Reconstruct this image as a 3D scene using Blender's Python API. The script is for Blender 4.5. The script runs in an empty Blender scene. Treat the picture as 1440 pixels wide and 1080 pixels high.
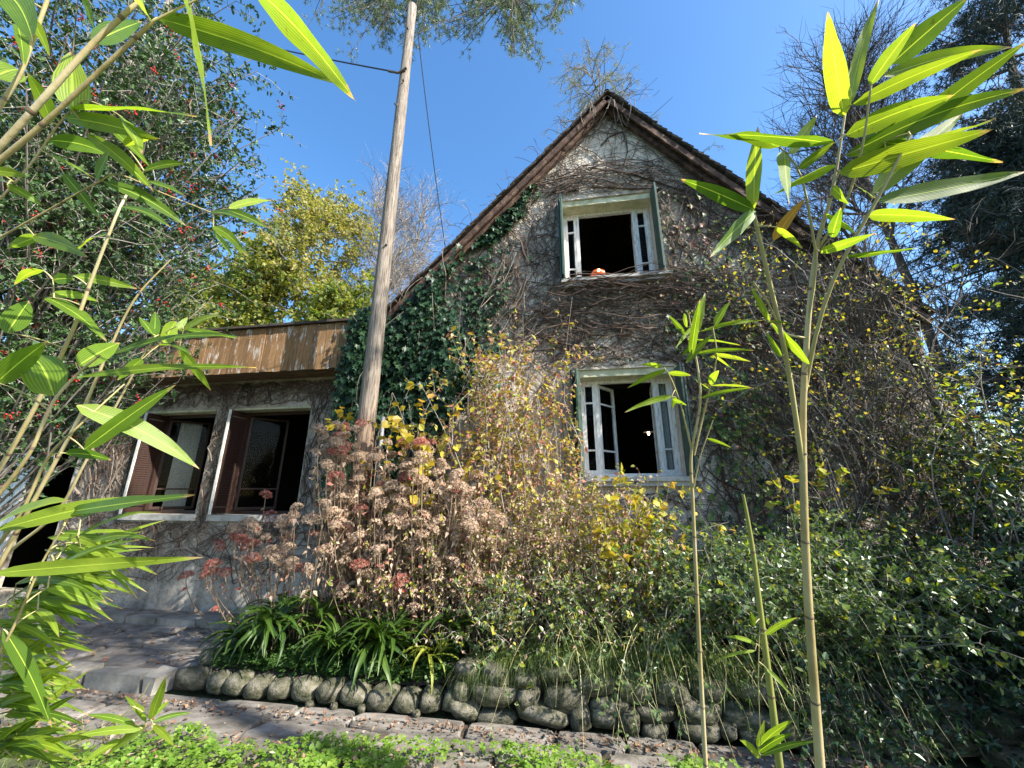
import bpy, math, random
import numpy as np
from mathutils import Vector, geometry
R = math.radians
S = bpy.context.scene
COL = S.collection
rs = np.random.RandomState(7)
random.seed(7)

# ---------------------------------------------------------------- camera
CAMP = np.array([0.0, -5.3, 1.6]); FPX = 541.0; PITCH = R(16); YAW = R(9)
cam = bpy.data.cameras.new('camera'); camo = bpy.data.objects.new('camera', cam); COL.objects.link(camo)
camo.location = CAMP; camo.rotation_euler = (R(90) + PITCH, 0, YAW)
cam.sensor_width = 36; cam.lens = 36 * FPX / 1440; cam.clip_start = 0.02; cam.clip_end = 3000
S.camera = camo
# ---------------------------------------------------------------- light
SUN_EL, SUN_AZ = 38.0, 110.0          # azimuth clockwise from +Y (north); house faces -Y
w = bpy.data.worlds.new('World'); S.world = w; w.use_nodes = True
nt = w.node_tree; nt.nodes.clear()
sky = nt.nodes.new('ShaderNodeTexSky'); sky.sky_type = 'NISHITA'; sky.sun_disc = False
sky.sun_elevation = R(SUN_EL); sky.sun_rotation = R(SUN_AZ); sky.air_density = 1.0; sky.dust_density = 0.9; sky.ozone_density = 1.3
bg = nt.nodes.new('ShaderNodeBackground'); bg.inputs[1].default_value = 0.15
out = nt.nodes.new('ShaderNodeOutputWorld')
hs = nt.nodes.new('ShaderNodeHueSaturation'); hs.inputs['Saturation'].default_value = 1.27; nt.links.new(sky.outputs[0], hs.inputs['Color']); nt.links.new(hs.outputs[0], bg.inputs[0]); nt.links.new(bg.outputs[0], out.inputs[0])
sl = bpy.data.lights.new('sun', 'SUN'); sl.energy = 5.0; sl.angle = R(0.53); sl.color = (1.0, 0.94, 0.84)
so = bpy.data.objects.new('sun', sl); COL.objects.link(so)
sd = Vector((math.sin(R(SUN_AZ)) * math.cos(R(SUN_EL)), math.cos(R(SUN_AZ)) * math.cos(R(SUN_EL)), math.sin(R(SUN_EL))))
so.rotation_euler = sd.to_track_quat('Z', 'Y').to_euler(); so.location = (20, -5, 20)
S.view_settings.view_transform = 'Standard'; S.view_settings.look = 'None'
S.view_settings.exposure = 1.33; S.view_settings.gamma = 1.0
S.render.engine = 'CYCLES'

# ---------------------------------------------------------------- helpers
def _ray(px, py):
    r = np.array([math.cos(YAW), math.sin(YAW), 0]); fh = np.array([-math.sin(YAW), math.cos(YAW), 0])
    fw = fh * math.cos(PITCH) + np.array([0, 0, math.sin(PITCH)]); up = -fh * math.sin(PITCH) + np.array([0, 0, math.cos(PITCH)])
    return fw + r * (px - 720) / FPX - up * (py - 540) / FPX
def atY(px, py, Y): d = _ray(px, py); return CAMP + d * (Y - CAMP[1]) / d[1]
def atD(px, py, D): return CAMP + _ray(px, py) * D

MATS = {}
def nodes(name):
    m = bpy.data.materials.new(name); m.use_nodes = True; n = m.node_tree; n.nodes.clear(); MATS[name] = m
    return m, n, n.nodes.new, n.links.new
def ramp(n, cols, pos=None, interp='LINEAR'):
    r = n.nodes.new('ShaderNodeValToRGB'); cr = r.color_ramp; cr.interpolation = interp
    k = len(cols); pos = pos or [i / (k - 1) for i in range(k)]
    while len(cr.elements) < k: cr.elements.new(0.5)
    for e, c, p in zip(cr.elements, cols, pos): e.position = p; e.color = (*c, 1)
    return r
def noise(n, scale, detail=5, coord='Object', stretch=None, rough=.6):
    tc = n.nodes.new('ShaderNodeTexCoord'); t = n.nodes.new('ShaderNodeTexNoise')
    t.inputs['Scale'].default_value = scale; t.inputs['Detail'].default_value = detail; t.inputs['Roughness'].default_value = rough
    if stretch:
        mp = n.nodes.new('ShaderNodeMapping'); mp.inputs['Scale'].default_value = stretch
        n.links.new(tc.outputs[coord], mp.inputs[0]); n.links.new(mp.outputs[0], t.inputs['Vector'])
    else: n.links.new(tc.outputs[coord], t.inputs['Vector'])
    return t
def mixc(n, fac, a, b, mode='MIX'):
    m = n.nodes.new('ShaderNodeMix'); m.data_type = 'RGBA'; m.blend_type = mode
    for s, v in ((m.inputs[0], fac), (m.inputs[6], a), (m.inputs[7], b)):
        if hasattr(v, 'is_output'): n.links.new(v, s)
        elif isinstance(v, (int, float)): s.default_value = v
        else: s.default_value = (*v, 1)
    return m.outputs[2]
def leafmat(name, cols, trans=0.35, rough=0.45, tcol=None, uv=False, pos=None, objrand=False, spec=.5):
    m, n, N, L = nodes(name)
    if objrand: a = N('ShaderNodeObjectInfo').outputs['Random']
    else:
        at = N('ShaderNodeAttribute'); at.attribute_name = 'rnd'; a = at.outputs['Fac']
    r = ramp(n, cols, pos); L(a, r.inputs[0]); c = r.outputs[0]
    p = N('ShaderNodeBsdfPrincipled'); p.inputs['Roughness'].default_value = rough; p.inputs['Specular IOR Level'].default_value = spec
    if uv:                                      # parallel veins and a paler midrib along the blade
        u = N('ShaderNodeUVMap'); sp = N('ShaderNodeSeparateXYZ'); L(u.outputs[0], sp.inputs[0])
        mu = N('ShaderNodeMath'); mu.operation = 'MULTIPLY'; mu.inputs[1].default_value = 75; L(sp.outputs[0], mu.inputs[0])
        sn = N('ShaderNodeMath'); sn.operation = 'SINE'; L(mu.outputs[0], sn.inputs[0])
        vr = ramp(n, [(.66, .72, .66), (1.16, 1.14, 1.1)]); ma = N('ShaderNodeMath'); ma.operation = 'MULTIPLY_ADD'; ma.inputs[1].default_value = .5; ma.inputs[2].default_value = .5
        L(sn.outputs[0], ma.inputs[0]); L(ma.outputs[0], vr.inputs[0]); c = mixc(n, 1.0, c, vr.outputs[0], 'MULTIPLY')
        ns = noise(n, 9, 3); nr = ramp(n, [(.8, .85, .7), (1.15, 1.1, 1.0)], [.35, .65]); L(ns.outputs[0], nr.inputs[0]); c = mixc(n, 1.0, c, nr.outputs[0], 'MULTIPLY')
        ab = N('ShaderNodeMath'); ab.operation = 'ABSOLUTE'; sb = N('ShaderNodeMath'); sb.operation = 'SUBTRACT'; sb.inputs[1].default_value = .5
        L(sp.outputs[0], sb.inputs[0]); L(sb.outputs[0], ab.inputs[0])
        lt = N('ShaderNodeMath'); lt.operation = 'LESS_THAN'; lt.inputs[1].default_value = .025; L(ab.outputs[0], lt.inputs[0])
        c = mixc(n, lt.outputs[0], c, tuple(min(1, v * 1.5) for v in cols[-1]))
        n5 = noise(n, 14, 4, 'Generated'); tipk = 1.0 if 'bamboo' in name else .0; m5 = N('ShaderNodeMath'); m5.operation = 'MULTIPLY_ADD'; m5.inputs[1].default_value = .22; L(n5.outputs[0], m5.inputs[0]); L(sp.outputs[1], m5.inputs[2])
        r5 = ramp(n, [(0,) * 3, (1,) * 3], [1.02 / 1.2, 1.07 / 1.2]); d5 = N('ShaderNodeMath'); d5.operation = 'MULTIPLY'; d5.inputs[1].default_value = 1 / 1.2; L(m5.outputs[0], d5.inputs[0]); L(d5.outputs[0], r5.inputs[0]); c = mixc(n, r5.outputs[0], c, (.42, .30, .14)) if tipk else c
        n6 = noise(n, 60, 3); r6 = ramp(n, [(1, 1, 1), (.75, .62, .45)], [.66, .72]); L(n6.outputs[0], r6.inputs[0]); c = mixc(n, 1.0, c, r6.outputs[0], 'MULTIPLY')
        bp = N('ShaderNodeBump'); bp.inputs['Strength'].default_value = .25; bp.inputs['Distance'].default_value = .001
        L(ma.outputs[0], bp.inputs['Height']); L(bp.outputs[0], p.inputs['Normal'])
    L(c, p.inputs['Base Color'])
    o = N('ShaderNodeOutputMaterial')
    if trans > 0:
        tr = N('ShaderNodeBsdfTranslucent'); tc = mixc(n, 1.0, c, tcol or (1.6, 1.7, .7), 'MULTIPLY'); L(tc, tr.inputs[0])
        mx = N('ShaderNodeMixShader'); mx.inputs[0].default_value = trans; L(p.outputs[0], mx.inputs[1]); L(tr.outputs[0], mx.inputs[2]); L(mx.outputs[0], o.inputs[0])
    else: L(p.outputs[0], o.inputs[0])
    return m
def solid(name, cols, scale=6, rough=.8, bump=.3, bscale=None, stretch=None, pos=None, metallic=0, spec=.4, bdist=.01, objrand=0, coord='Object'):
    m, n, N, L = nodes(name)
    t = noise(n, scale, 8, coord, stretch); r = ramp(n, cols, pos or [.3 + .4 * i / max(1, len(cols) - 1) for i in range(len(cols))]); L(t.outputs[0], r.inputs[0])
    c = r.outputs[0]
    if objrand:
        oi = N('ShaderNodeObjectInfo'); rr = ramp(n, [(1 - objrand,) * 3, (1 + objrand * .6, 1 + objrand * .55, 1 + objrand * .5)]); L(oi.outputs['Random'], rr.inputs[0]); c = mixc(n, 1.0, c, rr.outputs[0], 'MULTIPLY')
    p = N('ShaderNodeBsdfPrincipled'); p.inputs['Roughness'].default_value = rough; p.inputs['Metallic'].default_value = metallic; p.inputs['Specular IOR Level'].default_value = spec
    L(c, p.inputs['Base Color'])
    if bump:
        t2 = noise(n, bscale or scale * 4, 6, coord, stretch); b = N('ShaderNodeBump'); b.inputs['Strength'].default_value = bump; b.inputs['Distance'].default_value = bdist
        L(t2.outputs[0], b.inputs['Height']); L(b.outputs[0], p.inputs['Normal'])
    o = N('ShaderNodeOutputMaterial'); L(p.outputs[0], o.inputs[0]); return m
def emis(name, col, s):
    m, n, N, L = nodes(name); e = N('ShaderNodeEmission'); e.inputs[0].default_value = (*col, 1); e.inputs[1].default_value = s
    o = N('ShaderNodeOutputMaterial'); L(e.outputs[0], o.inputs[0]); return m

def origin(p):
    v = np.zeros(3)
    while p is not None: v += np.array(p.location); p = p.parent
    return v
def mesh_np(name, V, F, smooth=False, rnd=None, uv=None):
    """V (n,3); F list of face arrays"""
    V = np.asarray(V, dtype=np.float32); F = [np.asarray(f, dtype=np.int32) for f in (F if isinstance(F, list) else [F]) if len(f)]
    me = bpy.data.meshes.new(name)
    me.vertices.add(len(V)); me.vertices.foreach_set('co', V.ravel())
    li = np.concatenate([f.ravel() for f in F]); sz = np.concatenate([np.full(len(f), f.shape[1], np.int32) for f in F])
    me.loops.add(len(li)); me.loops.foreach_set('vertex_index', li)
    st = np.concatenate([[0], np.cumsum(sz)[:-1]]).astype(np.int32)
    me.polygons.add(len(sz)); me.polygons.foreach_set('loop_start', st)
    me.update(calc_edges=True)
    me.shade_smooth() if smooth else me.shade_flat()
    if rnd is not None:
        a = me.attributes.new('rnd', 'FLOAT', 'POINT'); a.data.foreach_set('value', np.asarray(rnd, dtype=np.float32))
    if uv is not None:
        u = me.uv_layers.new(name='UVMap'); u.data.foreach_set('uv', np.asarray(uv, dtype=np.float32)[li].ravel())
    return me
def thing(name, label, cat, loc, group=None):
    o = bpy.data.objects.new(name, None); o.empty_display_size = .1; COL.objects.link(o); o.location = loc
    o['label'] = label; o['category'] = cat
    if group: o['group'] = group
    return o
def part(name, V, F, mat, parent=None, smooth=False, rnd=None, uv=None, kind=None, label=None):
    V = np.asarray(V, dtype=float)
    if parent is not None: V = V - origin(parent)
    me = mesh_np(name, V, F, smooth, rnd, uv); me.materials.append(mat)
    o = bpy.data.objects.new(name, me); COL.objects.link(o)
    if parent is not None: o.parent = parent
    if kind: o['kind'] = kind
    if label: o['label'] = label
    return o
def place(name, me, parent, loc, rot=(0, 0, 0), scale=(1, 1, 1)):
    o = bpy.data.objects.new(name, me); COL.objects.link(o); o.parent = parent
    o.location = np.array(loc) - origin(parent) if parent is not None else loc
    o.rotation_euler = rot; o.scale = scale; return o
BOXF = np.array([[0, 3, 2, 1], [4, 5, 6, 7], [0, 1, 5, 4], [1, 2, 6, 5], [2, 3, 7, 6], [3, 0, 4, 7]])
def boxV(x0, x1, y0, y1, z0, z1):
    return np.array([[x0, y0, z0], [x1, y0, z0], [x1, y1, z0], [x0, y1, z0], [x0, y0, z1], [x1, y0, z1], [x1, y1, z1], [x0, y1, z1]], float)
def boxes(lst):
    V = [boxV(*b) for b in lst]; return np.concatenate(V), np.concatenate([BOXF + 8 * i for i in range(len(V))])
def rot_z(V, piv, a):
    c, s = math.cos(a), math.sin(a); V = V - piv; return np.stack([V[:, 0] * c - V[:, 1] * s, V[:, 0] * s + V[:, 1] * c, V[:, 2]], 1) + piv
def norm(a): return a / (np.linalg.norm(a, axis=-1, keepdims=True) + 1e-9)

# tubes along many polylines at once: P (n,K,3), r (n,K)
def tubes(P, r, sides=4, cap=False):
    P = np.asarray(P, float); n, K, _ = P.shape
    r = np.broadcast_to(np.asarray(r, float), (n, K))
    T = np.gradient(P, axis=1); T = norm(T)
    A = np.empty_like(T); A[:, 0] = norm(np.cross(T[:, 0], norm(rs.normal(size=(n, 3)))))
    for k in range(1, K): A[:, k] = norm(A[:, k - 1] - T[:, k] * (A[:, k - 1] * T[:, k]).sum(-1, keepdims=True))
    B = np.cross(T, A)
    ang = np.arange(sides) * 2 * math.pi / sides
    V = P[:, :, None, :] + r[:, :, None, None] * (A[:, :, None, :] * np.cos(ang)[None, None, :, None] + B[:, :, None, :] * np.sin(ang)[None, None, :, None])
    idx = np.arange(n * K * sides).reshape(n, K, sides)
    a = idx[:, :-1]; b = idx[:, 1:]
    F = np.stack([a, np.roll(a, -1, 2), np.roll(b, -1, 2), b], -1).reshape(-1, 4)
    return V.reshape(-1, 3), F
def merge(parts):
    V = []; F = []; o = 0
    for v, f in parts:
        V.append(v); F.append(f + o); o += len(v)
    return np.concatenate(V), np.concatenate(F)
# curved shoots: base (n,3), dir (n,3), length (n)
def curves(base, d, L, droop=0., wander=.12, K=7):
    base = np.asarray(base, float); n = len(base); d = norm(np.asarray(d, float)); L = np.broadcast_to(np.asarray(L, float), (n,))
    t = np.linspace(0, 1, K)
    w1 = rs.normal(size=(n, 3)); w2 = rs.normal(size=(n, 3)); ph = rs.rand(n, 1) * 6
    P = base[:, None] + d[:, None] * (L[:, None] * t)[..., None]
    P = P + (L[:, None] * wander * np.sin(t[None] * 3.1 + 0 * ph))[..., None] * w1[:, None] * .6 + (L[:, None] * wander * .5 * np.sin(t[None] * 7) * t)[..., None] * w2[:, None]
    P[:, :, 2] -= (L[:, None] * droop * t[None] ** 2) if np.isscalar(droop) else (L[:, None] * droop[:, None] * t[None] ** 2)
    return P
def pick(P, m, tmin=0., tmax=1.):
    """m random stations per curve: positions, tangents, parent index, t"""
    n, K, _ = P.shape; i = np.repeat(np.arange(n), m); t = tmin + (tmax - tmin) * rs.rand(n * m)
    f = t * (K - 1); k = np.minimum(f.astype(int), K - 2); u = (f - k)[:, None]
    return P[i, k] * (1 - u) + P[i, k + 1] * u, norm(P[i, k + 1] - P[i, k]), i, t
def side(T, spread, up=0.):
    """directions leaving tangent T at roughly 'spread' (0..1)"""
    q = norm(np.cross(T, rs.normal(size=T.shape))); d = T * (1 - spread) + q * spread; d[:, 2] += up
    return norm(d)
# leaf templates: x across, y along, z up (unit length)
T_LEAF = (np.array([[0, 0, 0], [-.5, .42, .05], [0, .45, -.06], [.5, .42, .05], [0, 1, -.08]]), [[0, 2, 1], [0, 3, 2], [1, 2, 4], [2, 3, 4]])
T_ROUND = (np.array([[0, 0, 0], [-.42, .2, .04], [-.5, .6, .04], [0, .5, -.05], [.42, .2, .04], [.5, .6, .04], [0, 1, -.04]]), [[0, 3, 1], [1, 3, 2], [2, 3, 6], [0, 4, 3], [4, 5, 3], [5, 6, 3]])
T_SMALL = (np.array([[0, 0, 0], [-.5, .45, .06], [0, 1, -.05], [.5, .45, .06]]), [[0, 2, 1], [0, 3, 2]])
T_OVAL = (np.array([[0, 0, 0], [-.46, .3, .05], [-.36, .74, .03], [0, 1, -.05], [.36, .74, .03], [.46, .3, .05]]), [[0, 2, 1], [0, 3, 2], [0, 4, 3], [0, 5, 4]])
T_THIN = (np.array([[-.5, 0, 0], [.5, 0, 0], [0, 1, 0]]), [[0, 1, 2]])
T_IVY = (np.array([[0, .25, -.05], [0, .05, 0], [-.45, 0, .05], [-.3, .3, 0], [-.55, .55, .06], [-.22, .6, 0], [0, 1, -.05], [.22, .6, 0], [.55, .55, .06], [.3, .3, 0], [.45, 0, .05]]),
         [[0, i, i + 1] for i in range(1, 10)] + [[0, 10, 1]])
def _holly():
    v = [[0, .5, .0]]; k = [(0, 0, 0), (-.48, .34, .13), (-.28, .52, -.02), (-.40, .74, .1), (0, 1.02, .02), (.40, .74, .1), (.28, .52, -.02), (.48, .34, .13)]
    v += [list(a) for a in k]; m = len(k); return np.array(v), [[0, 1 + i, 1 + (i + 1) % m] for i in range(m)]
T_HOLLY = _holly()
def _clover():
    v = []; f = []
    for a in (0, 2.1, 4.2):
        c, s = math.cos(a), math.sin(a); b = len(v)
        for x, y, z in ((0, 0, 0), (-.33, .38, .05), (-.14, .56, -.01), (.14, .56, -.01), (.33, .38, .05)):
            v.append([x * c - y * s, x * s + y * c, z])
        f += [[b, b + 2, b + 1], [b, b + 3, b + 2], [b, b + 4, b + 3]]
    return np.array(v), f
T_CLOVER = _clover()
def _tuft():
    v = []; f = []; r = random.Random(3)
    for i in range(9):
        a = i * 2.4; e = r.uniform(.1, 1.1); d = np.array([math.cos(a) * math.cos(e), math.sin(e) * .9 + .25, math.sin(a) * math.cos(e)]); d /= np.linalg.norm(d)
        q = np.cross(d, [0.3, .1, .9]); q /= np.linalg.norm(q); b = len(v); v += [list(-q * .03), list(q * .03), list(d)]; f.append([b, b + 1, b + 2])
    return np.array(v), f
T_TUFT = _tuft()
T_SPRAY = (T_TUFT[0][:12] * [1, 1, 1], T_TUFT[1][:4])
def _wide():
    v = []; f = []; r = random.Random(5)
    for i in range(4):
        a = i * 1.6; d = np.array([math.cos(a) * .8, .55, math.sin(a) * .8]); q = np.cross(d, [.3, .2, .9]); q /= np.linalg.norm(q); b = len(v); v += [list(-q * .07), list(q * .07), list(d)]; f.append([b, b + 1, b + 2])
    return np.array(v), f
T_SPRAY = _wide()
def _floret():                                  # four small rounded petals
    v = [[0, 0, 0]]; f = []
    for i in range(4):
        a = i * math.pi / 2 + .3; b = len(v)
        for q, l in ((-.45, .75), (0, 1), (.45, .75)): v.append([math.cos(a + q) * l * .5, math.sin(a + q) * l * .5, .12 + .1 * abs(q)])
        f += [[0, b, b + 1], [0, b + 1, b + 2]]
    return np.array(v), f
T_FLORET = _floret()
def leaves(P, T, N, size, width, tmpl=T_LEAF, curl=0., rnd=None):
    """stack of leaf copies -> V, F, rnd per vertex"""
    P = np.asarray(P, float); n = len(P); tv, tf = tmpl; tf = np.array(tf)
    T = norm(T); X = norm(np.cross(T, N)); Z = np.cross(X, T)
    size = np.broadcast_to(np.asarray(size, float), (n,)); width = np.broadcast_to(np.asarray(width, float), (n,))
    x = tv[:, 0][None] * width[:, None]; y = np.broadcast_to(tv[:, 1][None], (n, len(tv))); z = tv[:, 2][None] - (curl if np.isscalar(curl) else curl[:, None]) * tv[:, 1][None] ** 2
    V = P[:, None] + size[:, None, None] * (x[..., None] * X[:, None] + y[..., None] * T[:, None] + z[..., None] * Z[:, None])
    F = (tf[None] + (np.arange(n) * len(tv))[:, None, None]).reshape(-1, tf.shape[1])
    r = rs.rand(n) if rnd is None else rnd
    return V.reshape(-1, 3), F, np.repeat(r, len(tv))
def leafpart(parent, mat, P, T, N, size, width, tmpl=T_LEAF, curl=0.1, name='foliage', rnd=None, kind='stuff'):
    V, F, r = leaves(P, T, N, size, width, tmpl, curl, rnd)
    return part(name, V, F, mat, parent, rnd=r, kind=kind)
UP = np.array([0, 0, 1.])
def jit(n, s): return rs.normal(size=(n, 3)) * s
def leafdirs(T, spread=.7, up=0.1, nz=1.0, nj=.6):
    d = side(T, spread, up); N = norm(np.tile(UP * nz, (len(T), 1)) + jit(len(T), nj)); return d, N
SUNV = np.array(sd)

# ---------------------------------------------------------------- materials
M_plaster = None
def plaster(name, base, dark, pale, streak=1.0):
    m, n, N, L = nodes(name)
    t = noise(n, .8, 8); r = ramp(n, [dark, base, pale], [.32, .5, .68]); L(t.outputs[0], r.inputs[0])
    t2 = noise(n, 14, 8, rough=.75); r2 = ramp(n, [(.62, .6, .58), (1, 1, 1), (1.18, 1.16, 1.12)], [.34, .52, .7]); L(t2.outputs[0], r2.inputs[0])
    c = mixc(n, 1.0, r.outputs[0], r2.outputs[0], 'MULTIPLY')
    t3 = noise(n, 1.2, 5, stretch=(4, 4, .5)); r3 = ramp(n, [(.5, .48, .45), (1, 1, 1)], [.36, .55]); L(t3.outputs[0], r3.inputs[0]); c = mixc(n, .6 * streak, c, r3.outputs[0], 'MULTIPLY')
    p = N('ShaderNodeBsdfPrincipled'); p.inputs['Roughness'].default_value = .92; p.inputs['Specular IOR Level'].default_value = .2; L(c, p.inputs['Base Color'])
    tb = noise(n, 30, 8, rough=.7); b = N('ShaderNodeBump'); b.inputs['Strength'].default_value = .7; b.inputs['Distance'].default_value = .012
    tb2 = noise(n, 4, 3); b2 = N('ShaderNodeBump'); b2.inputs['Strength'].default_value = .5; b2.inputs['Distance'].default_value = .06
    L(tb.outputs[0], b.inputs['Height']); L(tb2.outputs[0], b2.inputs['Height']); L(b.outputs[0], b2.inputs['Normal']); L(b2.outputs[0], p.inputs['Normal'])
    o = N('ShaderNodeOutputMaterial'); L(p.outputs[0], o.inputs[0]); return m
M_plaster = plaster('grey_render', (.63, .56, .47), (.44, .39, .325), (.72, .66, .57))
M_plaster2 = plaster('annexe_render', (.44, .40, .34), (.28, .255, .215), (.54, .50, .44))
M_lintel = solid('lintel_render', [(.34, .34, .20), (.5, .49, .33), (.62, .6, .46)], 7, .9, .4)
M_white = solid('white_paint', [(.36, .34, .29), (.70, .69, .65), (.80, .79, .77)], 14, .5, .15, stretch=(3, 3, .6))
M_sill = solid('sill_concrete', [(.26, .25, .23), (.42, .41, .38), (.5, .49, .46)], 8, .9, .4)
M_green = solid('green_paint', [(.025, .05, .04), (.045, .08, .062), (.075, .12, .095)], 12, .55, .15, stretch=(2, 2, .5))
M_brownp = solid('brown_paint', [(.022, .011, .008), (.036, .017, .012), (.05, .024, .017)], 10, .6, .2, stretch=(2, 2, .4))
M_iron = solid('rusty_iron', [(.08, .07, .06), (.2, .18, .16)], 20, .6, .2, metallic=.6)
M_wood = solid('weathered_wood', [(.07, .04, .025), (.17, .10, .065), (.3, .2, .14)], 3, .85, .6, stretch=(1.2, 9, 9))
M_rake = solid('rake_wood', [(.02, .013, .010), (.075, .04, .027), (.20, .13, .09)], 9, .85, .6)
M_tile = solid('old_roof_tile', [(.03, .026, .024), (.075, .06, .052), (.12, .09, .07)], 9, .9, .6, objrand=.35)
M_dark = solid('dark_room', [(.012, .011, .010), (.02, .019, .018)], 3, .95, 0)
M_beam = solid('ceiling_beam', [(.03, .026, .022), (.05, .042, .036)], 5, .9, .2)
M_pole = None
def polemat():
    m, n, N, L = nodes('weathered_pole')
    t = noise(n, 3, 8, stretch=(20, 20, 1.1), rough=.75); r = ramp(n, [(.045, .034, .026), (.20, .165, .13), (.34, .30, .25)], [.38, .5, .66]); L(t.outputs[0], r.inputs[0])
    tc = N('ShaderNodeTexCoord'); sp = N('ShaderNodeSeparateXYZ'); L(tc.outputs['Object'], sp.inputs[0])
    nz = noise(n, 2.2, 5); ad = N('ShaderNodeMath'); ad.operation = 'MULTIPLY_ADD'; ad.inputs[1].default_value = 1.6; L(nz.outputs[0], ad.inputs[0]); L(sp.outputs[2], ad.inputs[2])
    rr = ramp(n, [(1, .62, .42), (1, .7, .5), (1, 1, 1)], [0, .27, .36]); dv = N('ShaderNodeMath'); dv.operation = 'DIVIDE'; dv.inputs[1].default_value = 10; L(ad.outputs[0], dv.inputs[0]); L(dv.outputs[0], rr.inputs[0])
    c = mixc(n, 1.0, r.outputs[0], rr.outputs[0], 'MULTIPLY')
    p = N('ShaderNodeBsdfPrincipled'); p.inputs['Roughness'].default_value = .85; L(c, p.inputs['Base Color'])
    b = N('ShaderNodeBump'); b.inputs['Strength'].default_value = .8; b.inputs['Distance'].default_value = .012; L(t.outputs[0], b.inputs['Height']); L(b.outputs[0], p.inputs['Normal'])
    o = N('ShaderNodeOutputMaterial'); L(p.outputs[0], o.inputs[0]); return m
M_pole = polemat()
def plankmat():                                  # brown stain flaking to grey-white
    m, n, N, L = nodes('peeling_plank')
    t = noise(n, 3.2, 6, stretch=(3, 3, .8)); r = ramp(n, [(.13, .075, .035), (.23, .135, .06), (.32, .20, .10)], [.3, .5, .7]); L(t.outputs[0], r.inputs[0])
    oi = N('ShaderNodeObjectInfo'); rr = ramp(n, [(.75,) * 3, (1.2, 1.15, 1.1)]); L(oi.outputs['Random'], rr.inputs[0]); c = mixc(n, 1.0, r.outputs[0], rr.outputs[0], 'MULTIPLY')
    g = N('ShaderNodeNewGeometry'); t2 = N('ShaderNodeTexNoise'); mp = N('ShaderNodeMapping'); mp.inputs['Scale'].default_value = (7, 7, 1.6)
    L(g.outputs['Position'], mp.inputs[0]); L(mp.outputs[0], t2.inputs['Vector']); t2.inputs['Scale'].default_value = 1.6; t2.inputs['Detail'].default_value = 8; t2.inputs['Roughness'].default_value = .72
    r2 = ramp(n, [(0,) * 3, (1,) * 3], [.545, .59]); L(t2.outputs[0], r2.inputs[0])
    c = mixc(n, r2.outputs[0], c, (.5, .46, .42))
    p = N('ShaderNodeBsdfPrincipled'); p.inputs['Roughness'].default_value = .8; L(c, p.inputs['Base Color'])
    b = N('ShaderNodeBump'); b.inputs['Strength'].default_value = .6; b.inputs['Distance'].default_value = .006; L(t2.outputs[0], b.inputs['Height']); L(b.outputs[0], p.inputs['Normal'])
    o = N('ShaderNodeOutputMaterial'); L(p.outputs[0], o.inputs[0]); return m
M_plank = plankmat()
M_stone = solid('mossy_stone', [(.035, .042, .016), (.105, .10, .065), (.22, .20, .155)], 3.2, .9, .8, bscale=16, pos=[.36, .5, .66], bdist=.02, objrand=.3, coord='Object')
M_kerb = solid('kerb_stone', [(.10, .095, .08), (.20, .19, .165), (.30, .285, .25)], 5, .9, .6, bdist=.01, objrand=.2)
M_slab = solid('paving_stone', [(.09, .08, .065), (.19, .17, .145), (.30, .275, .245)], 3.4, .9, .7, bscale=22, objrand=.22, pos=[.34, .52, .68])
M_soil = solid('leafy_soil', [(.035, .026, .018), (.075, .055, .038), (.12, .09, .06)], 7, .95, 1.0, bdist=.03)
M_lawn = solid('mossy_ground', [(.04, .035, .02), (.06, .075, .025), (.09, .11, .04)], 3, .95, 1.0, bdist=.04)
M_litter = leafmat('leaf_litter', [(.07, .04, .025), (.18, .10, .055), (.28, .19, .12), (.22, .09, .05), (.42, .36, .27)], .1, .8)
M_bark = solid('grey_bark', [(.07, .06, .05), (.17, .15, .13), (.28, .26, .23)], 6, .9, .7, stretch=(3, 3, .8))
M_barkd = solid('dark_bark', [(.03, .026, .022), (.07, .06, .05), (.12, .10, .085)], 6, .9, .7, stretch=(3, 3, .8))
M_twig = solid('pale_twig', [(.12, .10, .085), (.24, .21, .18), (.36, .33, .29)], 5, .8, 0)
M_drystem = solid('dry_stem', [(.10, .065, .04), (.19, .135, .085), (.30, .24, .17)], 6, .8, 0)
M_twigd = solid('dark_twig', [(.06, .05, .042), (.13, .11, .095), (.22, .20, .175)], 5, .8, 0)  # darker variant of the pale twig tones
M_vine = solid('vine_stem', [(.045, .03, .024), (.105, .07, .052), (.21, .16, .125)], 2.2, .85, 0, pos=[.3, .55, .72])
M_vine2 = solid('pale_vine_stem', [(.12, .095, .075), (.25, .21, .17)], 2.5, .85, 0)
M_culm = solid('bamboo_culm', [(.22, .17, .06), (.44, .36, .18), (.60, .53, .36)], 6, .42, .3, stretch=(1, 1, .3))
M_culmg = solid('green_bamboo_culm', [(.16, .20, .05), (.30, .30, .09), (.45, .38, .16)], 2.5, .42, .1, stretch=(1, 1, .25))
M_btwig = solid('bamboo_twig', [(.30, .27, .10), (.44, .38, .2)], 4, .5, 0)
M_bleaf = leafmat('bamboo_leaf', [(.08, .16, .016), (.15, .25, .022), (.21, .31, .03), (.28, .37, .045)], .5, .42, (2.1, 1.9, .9), uv=True, objrand=True)
M_bdead = leafmat('yellowed_bamboo_leaf', [(.5, .26, .03), (.6, .34, .05)], .5, .5, (1.6, 1.3, .6), uv=True, objrand=True)
M_holly = leafmat('holly_leaf', [(.025, .06, .018), (.045, .095, .028), (.08, .14, .04)], .15, .42, spec=.4)
M_ivy = leafmat('ivy_leaf', [(.008, .026, .012), (.016, .044, .018), (.032, .07, .026)], .12, .45, spec=.3)
M_ivyb = leafmat('creeper_leaf', [(.10, .035, .025), (.16, .06, .04), (.05, .085, .025), (.10, .14, .03), (.22, .12, .06)], .25, .5)
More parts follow.
